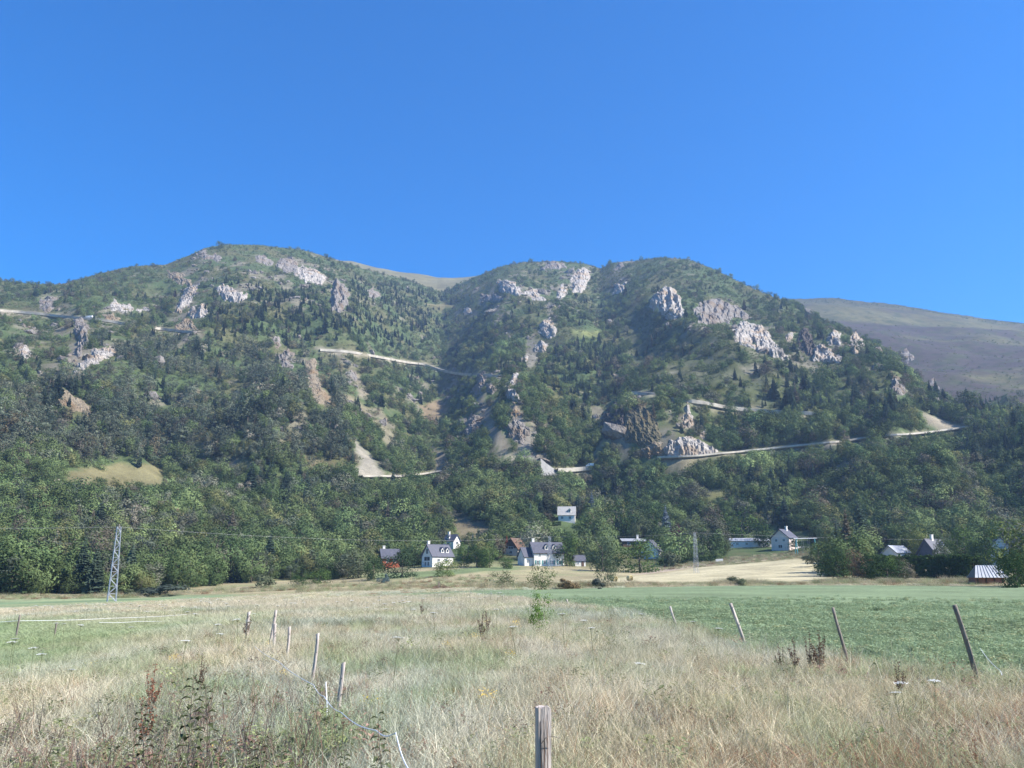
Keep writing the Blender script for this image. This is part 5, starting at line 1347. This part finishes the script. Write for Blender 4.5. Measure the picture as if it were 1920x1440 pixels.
def tape(pts, rad, label):
    P = [Vector(at(*p)) for p in pts]; D = []
    for a, b in zip(P[:-1], P[1:]):
        for k in range(8): q = a.lerp(b, k / 8); q.z -= .03 * math.sin(math.pi * k / 8); D.append(q)
    D.append(P[-1]); tag(MB().tube(D, rad, 5).build('fence_tape', M_TAPE), label, 'tape', 'white electric fence tapes')
tape([(478, 1212, 19.5), (522, 1240, 15), (588, 1284, 11), (608, 1306, 9.5), (640, 1336, 8.2), (706, 1370, 6.8), (742, 1374, 6.1), (768, 1446, 5.0)], .0045, 'sagging white electric rope of the left fence')
tape([(-60, 1167, 34), (30, 1164, 34), (210, 1159, 40), (350, 1152, 52)], .007, 'upper white tape across the meadow at far left')
tape([(186, 1167, 36), (260, 1165, 40), (345, 1162, 44)], .007, 'lower white tape across the meadow at far left')
tape([(1838, 1216, 13.2), (1876, 1258, 11.2), (1880, 1264, 11)], .003, 'pale stay wire on the rightmost post')

# brush heap in the field
x, y, z = place(826, 150); bh = empty('brush_heap', (x, y, z)); tag(bh, 'brown heap of cut branches in the field', 'brush heap')
rng = random.Random(4)
m = MB()
for i in range(230):
    a = rng.uniform(0, 6.28); q = rng.uniform(0, 1) ** .6; bx, by = q * 1.9 * math.cos(a), q * 1.1 * math.sin(a); hz = 1.0 * (1 - q ** 2)
    d = Vector((rng.gauss(0, 1), rng.gauss(0, 1), rng.uniform(-.1, .6))).normalized() * rng.uniform(.4, 1.0); c = Vector((bx, by, hz * rng.uniform(.2, 1)))
    m.tube([c - d * .5, c + d * .5], [.03, .012], 4)
m.build('branches', plain('dead_branches', (.22, .13, .09), .9, .35, 4.0), bh)
m = MB(); 
for k in range(5): m.tube([(-.4, 0, .3), (-.45 + .08 * k, .05 * k, 1.2), (-.6 + .14 * k, .1, 1.9 - .12 * k)], [.05, .03, .01], 5)
m.build('upright_stump', M_DARKTIMBER, bh)

# ------------------------------------------------------------------ grass of the meadow and the crop of the green field
def blades(rng, n, h0, h1, w, spread, lean, segs=3, head=0.0, head_w=.006):
    V = []; Q = []
    for i in range(n):
        a = rng.uniform(0, 6.28); q = spread * math.sqrt(rng.uniform()); bx, by = q * math.cos(a), q * math.sin(a)
        h = rng.uniform(h0, h1); d = rng.uniform(0, 6.28); le = lean * rng.uniform(.2, 1.3) * h; t = rng.uniform(0, 3.14); wx, wy = math.cos(t) * w / 2 * rng.uniform(.6, 1.3), math.sin(t) * w / 2 * rng.uniform(.6, 1.3)
        n0 = len(V)
        for s in range(segs + 1):
            f = s / segs; k = 1 - f * .8; cx_, cy_, cz_ = bx + math.cos(d) * le * f * f, by + math.sin(d) * le * f * f, h * (f - .12 * lean * f * f)
            V += [(cx_ - wx * k, cy_ - wy * k, cz_), (cx_ + wx * k, cy_ + wy * k, cz_)]
        for s in range(segs): b = n0 + 2 * s; Q.append((b, b + 1, b + 3, b + 2))
        if head and rng.uniform() < head:
            tx, ty, tz = bx + math.cos(d) * le, by + math.sin(d) * le, h * (1 - .12 * lean)
            for s in range(7):
                f = s / 7; L = .016 * (1 - f * .6); a2 = rng.uniform(0, 6.28); zz = tz - .07 + f * .09; n1 = len(V)
                ex, ey = math.cos(a2) * L, math.sin(a2) * L
                V += [(tx, ty, zz), (tx + ex * .5 - ey * .15, ty + ey * .5 + ex * .15, zz + L * .35), (tx + ex, ty + ey, zz + L * .5), (tx + ex * .5 + ey * .15, ty + ey * .5 - ex * .15, zz + L * .3)]; Q.append((n1, n1 + 1, n1 + 2, n1 + 3))
    return np.array(V), np.array(Q)

def rosette(rng, n, L, w, h):
    V = []; Q = []
    for i in range(n):
        a = rng.uniform(0, 6.28); l = L * rng.uniform(.5, 1.1); z = h * rng.uniform(.1, 1); d = np.array([math.cos(a), math.sin(a), rng.uniform(.0, .7)]); s = np.array([-d[1], d[0], 0]) * w * rng.uniform(.6, 1.2)
        o = np.array([rng.normal() * .06, rng.normal() * .06, z]); n0 = len(V)
        V += [o, o + d * l * .5 - s, o + d * l + np.array([0, 0, -.15 * l]), o + d * l * .5 + s]; Q.append((n0, n0 + 1, n0 + 2, n0 + 3))
    return np.array(V), np.array(Q)

gr = np.random.default_rng(77)
GRASS_PROTO = proto_collection('grass_shapes', [
    np_mesh('tuft', *blades(gr, 64, .12, .40, .0065, .17, .75), mats=[M_GRASS]),               # 0,1 fine bent tufts
    np_mesh('tuft', *blades(gr, 58, .10, .34, .0075, .20, 1.05), mats=[M_GRASS]),
    np_mesh('tuft', *blades(gr, 20, .25, .58, .0045, .20, .45, head=.8), mats=[M_GRASS]),        # 2,3 seed stalks
    np_mesh('tuft', *blades(gr, 14, .30, .66, .0045, .24, .7, head=.9), mats=[M_GRASS]),
    np_mesh('tuft', *rosette(gr, 60, .07, .011, .26), mats=[M_GRASS]),                           # 4 leafy herb
    np_mesh('tuft', *blades(gr, 60, .07, .22, .012, .22, .5, 2), mats=[M_GRASS]),                # 5 short crop
    np_mesh('tuft', *rosette(gr, 60, .08, .026, .18), mats=[M_GRASS]),                           # 6 clover like crop
    np_mesh('tuft', *blades(gr, 110, .14, .42, .013, .42, .7), mats=[M_GRASS]),                  # 7 coarse far tuft
    np_mesh('tuft', *blades(gr, 6, .3, .55, .005, .25, .8, 4), mats=[M_GRASS]),                # 8 long pale straws
    np_mesh('tuft', *rosette(gr, 50, .085, .016, .36), mats=[M_GRASS]),                           # 9 broad leaved weeds
    np_mesh('tuft', *blades(gr, 14, .3, .62, .009, .10, .2, 3, head=1.0), mats=[M_GRASS]),       # 10 dark dead stems
])
FENCE_XY = xy(FENCE_R)
def grass_points():
    rng = np.random.default_rng(21); out = []
    for r0, r1, dens in ((3.6, 9, 95), (9, 16, 55), (16, 28, 26), (28, 50, 10), (50, 85, 4.0), (85, 150, 1.6)):
        n = int(dens * .5 * 1.3 * (r1 ** 2 - r0 ** 2)); r = np.sqrt(rng.uniform(r0 ** 2, r1 ** 2, n)); a = rng.uniform(-.65, .65, n)
        out.append(np.c_[r * np.sin(a), r * np.cos(a), r])
    P = np.concatenate(out); return P[:, 0], P[:, 1], P[:, 2], rng
gx_, gy_, gr_, grng = grass_points()
sdg = poly_sd(gx_, gy_, GREEN) + .5 * perlin(gx_ / 1.5, gy_ / 1.5, 7)
crop = sdg > 0
# meadow
def meadow_tint(x, y, rng, idx):
    n = len(x)
    a = fbm(x / 5, y / 8, 101, 3) * 1.4; b = fbm(x / 2.2 + 5, y / 3.6, 103, 3) * 1.35; u = rng.uniform(size=n)
    straw, pale, green, grey, rust, dark = [np.array(c) for c in ((.61, .53, .355), (.69, .63, .48), (.31, .385, .185), (.47, .485, .365), (.36, .21, .13), (.19, .19, .105))]
    g = np.clip(.42 + .75 * a + .3 * (u - .5), 0, 1)[:, None]
    c = straw * (1 - g) + grey * g
    k = (sm(.05, .6, b) * .75 * (rng.uniform(size=n) < .75))[:, None]; c = c * (1 - k) + green * k
    k = (sm(.2, .7, -b) * .7)[:, None]; c = c * (1 - k) + pale * k
    s = rng.uniform(size=n) < .05 + .6 * sm(.05, .5, perlin(x / 1.3, y / 2.0, 107)) * sm(-1.5, 4, x) * sm(16, 8, y); c[s] = rust
    s = rng.uniform(size=n) < .10; c[s] = dark * 1.2
    lf = idx == 4; c[lf] = np.array((.20, .23, .11)) * (1 + .5 * (u[lf, None] - .5)); s = lf & (rng.uniform(size=n) < .28 + .3 * sm(1, -3, x)); c[s] = np.array((.20, .14, .105))
    s = idx == 8; c[s] = np.array((.74, .68, .52))
    s = idx == 9; c[s] = np.where((u[s] < .55)[:, None], np.array((.17, .20, .10)), np.where((u[s] < .8)[:, None], np.array((.25, .28, .12)), np.array((.26, .17, .13))))
    s = idx == 10; c[s] = np.where((u[s] < .6)[:, None], np.array((.17, .13, .11)), np.array((.27, .17, .12)))
    s = (rng.uniform(size=n) < .012) & (idx == 4); c[s] = np.array((.75, .52, .06))
    return c * np.exp(rng.normal(size=n) * .20)[:, None]
mi = np.where(~crop & (gr_ < 150) & (sdg < 0))[0]
far_cut = (gr_[mi] > 95) & (grng.uniform(size=len(mi)) < .3); mi = mi[~far_cut]
x, y, r = gx_[mi], gy_[mi], gr_[mi]; n = len(mi)
u = grng.uniform(size=n)
lush = sm(.0, .5, fbm(x / 9, y / 9, 111, 2))
gi = np.where(u < .40, 0, np.where(u < .74, 1, np.where(u < .83, 2, np.where(u < .90, 3, 4))))
u2 = grng.uniform(size=n)
gi = np.where(u2 < .03, 8, gi)
weedy = sm(.5, -.3, (x + .10 * y + .9)) * sm(14, 8, r)              # rank weeds in the near left corner
gi = np.where((u2 > .6) & (u2 < .6 + .22 * weedy + .03 * sm(-.1, .5, fbm(x / 1.8, y / 1.8, 119, 2))), 9, gi)
gi = np.where((u2 > .85) & (u2 < .85 + .15 * weedy), 10, gi)
gi = np.where((r > 34), np.where(u < .8, 7, 2), gi)
px_, py_ = project(x, y, H(x, y))
# leftward the pasture is grazed short and green, towards the camera it grows tall
short = sm(0, 9, (-x - 4.2 - .13 * y)) * sm(8, 16, y) * (1 - sm(46, 60, y))
hs_ = grng.uniform(.75, 1.3, n) * (1 - .55 * short) * (.9 + .35 * fbm(x / 6, y / 6, 113, 2)) * np.where(r > 60, .9, 1)
ws_ = grng.uniform(.8, 1.3, n) * np.where(gi == 7, 1.3, 1.0) * np.where(r > 85, 1.8, 1)
tn = meadow_tint(x, y, grng, gi)
k = (short * .85)[:, None]; tn = tn * (1 - k) + np.array((.29, .38, .185)) * k * np.exp(grng.normal(size=n) * .15)[:, None]
k = (sm(30, 60, r) * sm(-.2, .4, fbm(x / 22, y / 22, 117, 2) + .2) * .6)[:, None]; tn = tn * (1 - k) + np.array((.62, .53, .38)) * k
scatter('meadow_grass', np.c_[x, y, H(x, y) - .02], np.c_[grng.normal(size=n) * .08, grng.normal(size=n) * .08, grng.uniform(0, 6.28, n)], np.c_[ws_, ws_, hs_], gi, tn, GRASS_PROTO,
        'tall dry flowering grass of the foreground meadow', 'grass')
# green crop
ci_ = np.where((sdg > -.2) & (gr_ < 80))[0]; ci_ = ci_[grng.uniform(size=len(ci_)) > sm(38, 80, gr_[ci_])]
x, y, r = gx_[ci_], gy_[ci_], gr_[ci_]; n = len(ci_)
gi = np.where(grng.uniform(size=n) < .5, 5, 6); sc2 = grng.uniform(.7, 1.1, n) * np.where(r > 28, 1.6, 1.0); hh = grng.uniform(.6, 1.0, n) * (1 + .35 * sm(.1, .6, perlin(x / 2.5, y / 2.5, 121)))
tn = np.array((.275, .345, .20)) * np.exp(grng.normal(size=n) * .09)[:, None] * (1 + .18 * fbm(x / 12, y / 6, 123, 2))[:, None]
s = grng.uniform(size=n) < .06; tn[s] = (.40, .40, .22)
scatter('field_crop', np.c_[x, y, H(x, y) - .01], np.c_[np.zeros(n), np.zeros(n), grng.uniform(0, 6.28, n)], np.c_[sc2, sc2, hh], gi, tn, GRASS_PROTO, 'short leafy green crop of the mown field', 'crop')
# rough herbage on the banks between the fields
brng = np.random.default_rng(31); n = 9000
bx = []; 
for p0, p1, r0, r1, k in ((900, 1560, 130, 158, 3200), (1540, 2000, 128, 170, 1600), (560, 960, 150, 262, 900), (300, 620, 196, 240, 900), (1200, 1550, 300, 335, 1300), (-200, 320, 186, 206, 800)):
    pxs = brng.uniform(p0, p1, k); rs = brng.uniform(r0, r1, k); bx += [((a - CX) / FPX * b * cp, b) for a, b in zip(pxs, rs)]
bx = np.array(bx); keep = (poly_sd(bx[:, 0], bx[:, 1], GREEN) < -1) & (poly_sd(bx[:, 0], bx[:, 1], HAY) < -1); bx = bx[keep]; n = len(bx)
hh = brng.uniform(.7, 2.0, n) * (1 + .8 * (fbm(bx[:, 0] / 8, bx[:, 1] / 8, 131, 2) > .25)); w2 = brng.uniform(1.2, 2.6, n)
tn = np.where((brng.uniform(size=n) < .5)[:, None], np.array((.44, .38, .25)), np.array((.27, .29, .15))) * np.exp(brng.normal(size=n) * .22)[:, None]
s = brng.uniform(size=n) < .10; tn[s] = (.26, .15, .09)
scatter('bank_herbage', np.c_[bx, H(bx[:, 0], bx[:, 1])], np.c_[np.zeros(n), np.zeros(n), brng.uniform(0, 6.28, n)], np.c_[w2, w2, hh], np.where(brng.uniform(size=n) < .7, 7, 4), tn, GRASS_PROTO, 'rough dry herbage on the banks between the fields', 'herbage')

# ------------------------------------------------------------------ single plants of the meadow
def weed_leafy(seed, n=26):
    rng = np.random.default_rng(seed); V = []; Q = []; st = MB()
    st.tube([(0, 0, -.05), (.01, 0, .4), (.03, .01, .75), (.05, .0, 1.0)], [.007, .006, .004, .002], 5)
    for i in range(n):
        f = .18 + .8 * i / n; a = i * 2.4 + rng.uniform(-.3, .3); L = .15 * (1.15 - f) + .06; d = np.array([math.cos(a), math.sin(a), -.25 + .5 * f]); s = np.array([-d[1], d[0], 0]) * L * .26
        o = np.array([.05 * f * f, 0, f]); n0 = len(V); mid = o + d * L * .5 + np.array([0, 0, .012])
        V += [o, mid - s, o + d * L - np.array([0, 0, L * .25]), mid + s, mid - np.array([0, 0, .012])]; Q += [(n0, n0 + 1, n0 + 2, n0 + 4), (n0, n0 + 4, n0 + 2, n0 + 3)]
    return np_mesh('weed_leaves', np.array(V), np.array(Q), mats=[M_WEED]), st.mesh('weed_stem', M_BARK)
def weed_dock(seed):
    rng = np.random.default_rng(seed); C = []; st = MB()
    for b in range(5):
        a = b * 1.4 + rng.uniform(0, .5); top = np.array([math.cos(a) * .1 * (b > 0), math.sin(a) * .1 * (b > 0), 1.0 - .12 * b]); root = np.array([0, 0, .05 + .06 * b])
        st.tube([root, root * .5 + top * .5, top], [.006, .004, .002], 4)
        for k in range(60): t = rng.uniform(.3, 1); C.append(root * (1 - t) + top * t + rng.normal(size=3) * .014)
    st.tube([(0, 0, -.05), (0, 0, .6)], [.008, .006], 5)
    C = np.array(C); nv = rng.normal(size=C.shape); nv /= np.linalg.norm(nv, axis=1)[:, None]; V, Q = leaf_quads(C, nv, .013, rng)
    return np_mesh('seed_spikes', V, Q, mats=[M_WEED]), st.mesh('dock_stem', M_BARK)
def carrot(seed):
    rng = np.random.default_rng(seed); C = []; st = MB(); st.tube([(0, 0, -.05), (.01, 0, .5), (0, .01, .93)], [.005, .004, .003], 4)
    for k in range(14):
        a = k * 2.4; q = .07 * math.sqrt(k / 14); e = (q * math.cos(a), q * math.sin(a), 1.0 - q * q * 3); st.tube([(0, .01, .93), e], .0015, 3)
        for j in range(7): C.append(np.array(e) + rng.normal(size=3) * np.array([.011, .011, .004]))
    C = np.array(C); nv = rng.normal(size=C.shape) * .3 + np.array([0, 0, 1]); nv /= np.linalg.norm(nv, axis=1)[:, None]; V, Q = leaf_quads(C, nv, .009, rng, 1.0)
    return np_mesh('flower_head', V, Q, mats=[M_WEED]), st.mesh('flower_stem', M_WEED)
WEED = {'leafy': [weed_leafy(1), weed_leafy(2, 34)], 'dock': [weed_dock(1), weed_dock(2)], 'carrot': [carrot(1), carrot(2)]}
WC = 0
def weed(kind, px_, r, h, tint, label, group=None, wide=None, stem=(.16, .17, .09)):
    global WC
    WC += 1; a, b = WEED[kind][WC % 2]; x, y, z = place(px_, r)
    nm = {'leafy': 'leafy_weed', 'dock': 'dock_plant', 'carrot': 'wild_carrot'}[kind]
    t = empty(nm, (x, y, z), random.uniform(0, 6.28)); w = wide or h; t.scale = (w, w, h); t.rotation_euler = (random.uniform(-.12, .12), random.uniform(-.12, .12), random.uniform(0, 6.28))
    c = link({'leafy': 'leaves', 'dock': 'seed_spikes', 'carrot': 'flower_head'}[kind], a, t); c.color = (*tint, 1)
    k = link('stem', b, t); k.color = (*stem, 1); tag(t, label, 'flower' if kind == 'carrot' else 'weed', group)
LEAFY = [(346, 6.4, 1.02, 'tallest dark leafy weed at lower left'), (392, 6.8, .92, 'leafy weed right of the tallest one'), (276, 6.2, .85, 'leafy weed left of the tallest one'), (318, 5.6, .7, 'short leafy weed in front of the tallest one'),
         (640, 5.6, .62, 'leafy weed at the foot of the front fence post'), (722, 6.0, .78, 'dark leafy weed right of the electric rope'), (688, 5.2, .6, 'low leafy weed under the electric rope'), (530, 5.4, .66, 'dark stemmed weed left of the plastic stake'),
         (470, 5.6, .72, 'upright dark weed between leafy weeds and fence'), (430, 5.2, .62, 'low dark weed at the lower left edge'), (180, 5.6, .5, 'low leafy weed in the lower left corner'), (60, 5.4, .45, 'low weed at the left picture edge')]
for px_, r, h, lab in LEAFY: weed('leafy', px_, r, h, (.085, .10, .05), lab, wide=h * .8)
DOCK = [(262, 8.6, .95, 'rusty dock spike left of the leafy weeds'), (280, 11, 1.0, 'rusty dock leaning behind the leafy weeds'), (682, 5.0, .68, 'reddish dock below the electric rope'), (715, 4.9, .62, 'reddish dock right of the electric rope'), (640, 4.8, .55, 'reddish dock at the bottom edge left of the rope'),
        (900, 22, 1.15, 'dark dock stems left of the sapling'), (915, 23, 1.2, 'tall dark dock stems nearer the sapling'), (1493, 14.2, .95, 'brown dock left of the forked post'), (1520, 14.5, 1.05, 'tall brown dock beside the forked post'), (1535, 14.4, 1.1, 'tallest brown dock beside the forked post'), (1545, 14.6, .95, 'brown dock nearest the forked post'),
        (1468, 14.3, .8, 'small brown dock further left of the forked post'), (1688, 11.5, .8, 'brown dock behind the white flowers on the right'), (460, 26, 1.2, 'dark dock at the back of the left fence'), (372, 13, .9, 'dark dock in the grazed pasture'), (790, 38, 1.2, 'brown dock in the middle of the meadow'), (1000, 5.2, .4, 'dead dock left of the nearest post'),
        (850, 6.4, .5, 'brown dock between rope and nearest post'), (905, 6.2, .5, 'brown dock left of the nearest post'), (1610, 6.6, .5, 'rusty dock at lower right'), (1720, 6.2, .48, 'rusty dock in the lower right corner'), (1840, 7.0, .52, 'rusty dock at the right picture edge'), (1500, 6.0, .46, 'rusty dock low in the grass right of centre')]
for px_, r, h, lab in DOCK: weed('dock', px_, r, h * .72, (.14, .085, .06) if 'dark' in lab or 'brown' in lab else (.26, .12, .075), lab, wide=h * .9)
crng = np.random.default_rng(41)
SPECIAL = [(1695, 8.8, .68, 'big white umbel right of centre, lower of two'), (1702, 9.2, .75, 'big white umbel just above another on the right'), (1757, 9.4, .75, 'white umbel left of the rightmost post'), (410, 5.3, .45, 'single white umbel at the lower left edge'), (584, 5.6, .5, 'single white umbel left of the electric rope'), (980, 5.0, .38, 'white umbel left of the nearest post foot'),
           (118, 12.5, .75, 'white umbel in the grazed pasture at left'), (1195, 12, .65, 'white umbel in the middle of the right meadow')]
for px_, r, h, lab in SPECIAL: weed('carrot', px_, r, h * .72, (.80, .80, .76), lab, wide=.8 if r > 8 else .5)
for (p0, p1, r0, r1, k, g) in ((-20, 480, 38, 60, 60, 'along the white tape at left'), (820, 1000, 44, 70, 46, 'left of the little sapling'), (480, 820, 34, 60, 40, 'behind the left fence'), (0, 480, 14, 34, 16, 'in the grazed pasture'), (700, 1400, 12, 30, 12, 'in the middle meadow')):
    for i in range(k):
        px_ = crng.uniform(p0, p1); r = crng.uniform(r0, r1)
        weed('carrot', px_, r, crng.uniform(.6, .92), (.80, .80, .76), 'white umbel flower %s' % g, 'white umbels %s' % g, wide=1.15)

# little sapling beside the green field
x, y, z = place(1011, 26); sp_t = tree('thin', (x, y, z), 1.25, .56, (.12, .20, .045), 'little bright green leafy sapling at the corner of the green field', None, 'sapling')

# ------------------------------------------------------------------ the air of the valley
m, t, o = new_mat('haze_air')
pv = N(t, 'ShaderNodeVolumePrincipled'); pv.inputs['Color'].default_value = (.42, .64, 1.0, 1); pv.inputs['Density'].default_value = HAZE; pv.inputs['Anisotropy'].default_value = 0.2
t.links.new(pv.outputs[0], o.inputs['Volume'])
hz = MB().box((0, 1200, 390), (4100, 2800, 800)).build('haze', m); tag(hz, 'thin bluish haze filling the valley', 'haze', kind='stuff')
scn.cycles.volume_step_rate = 10.0
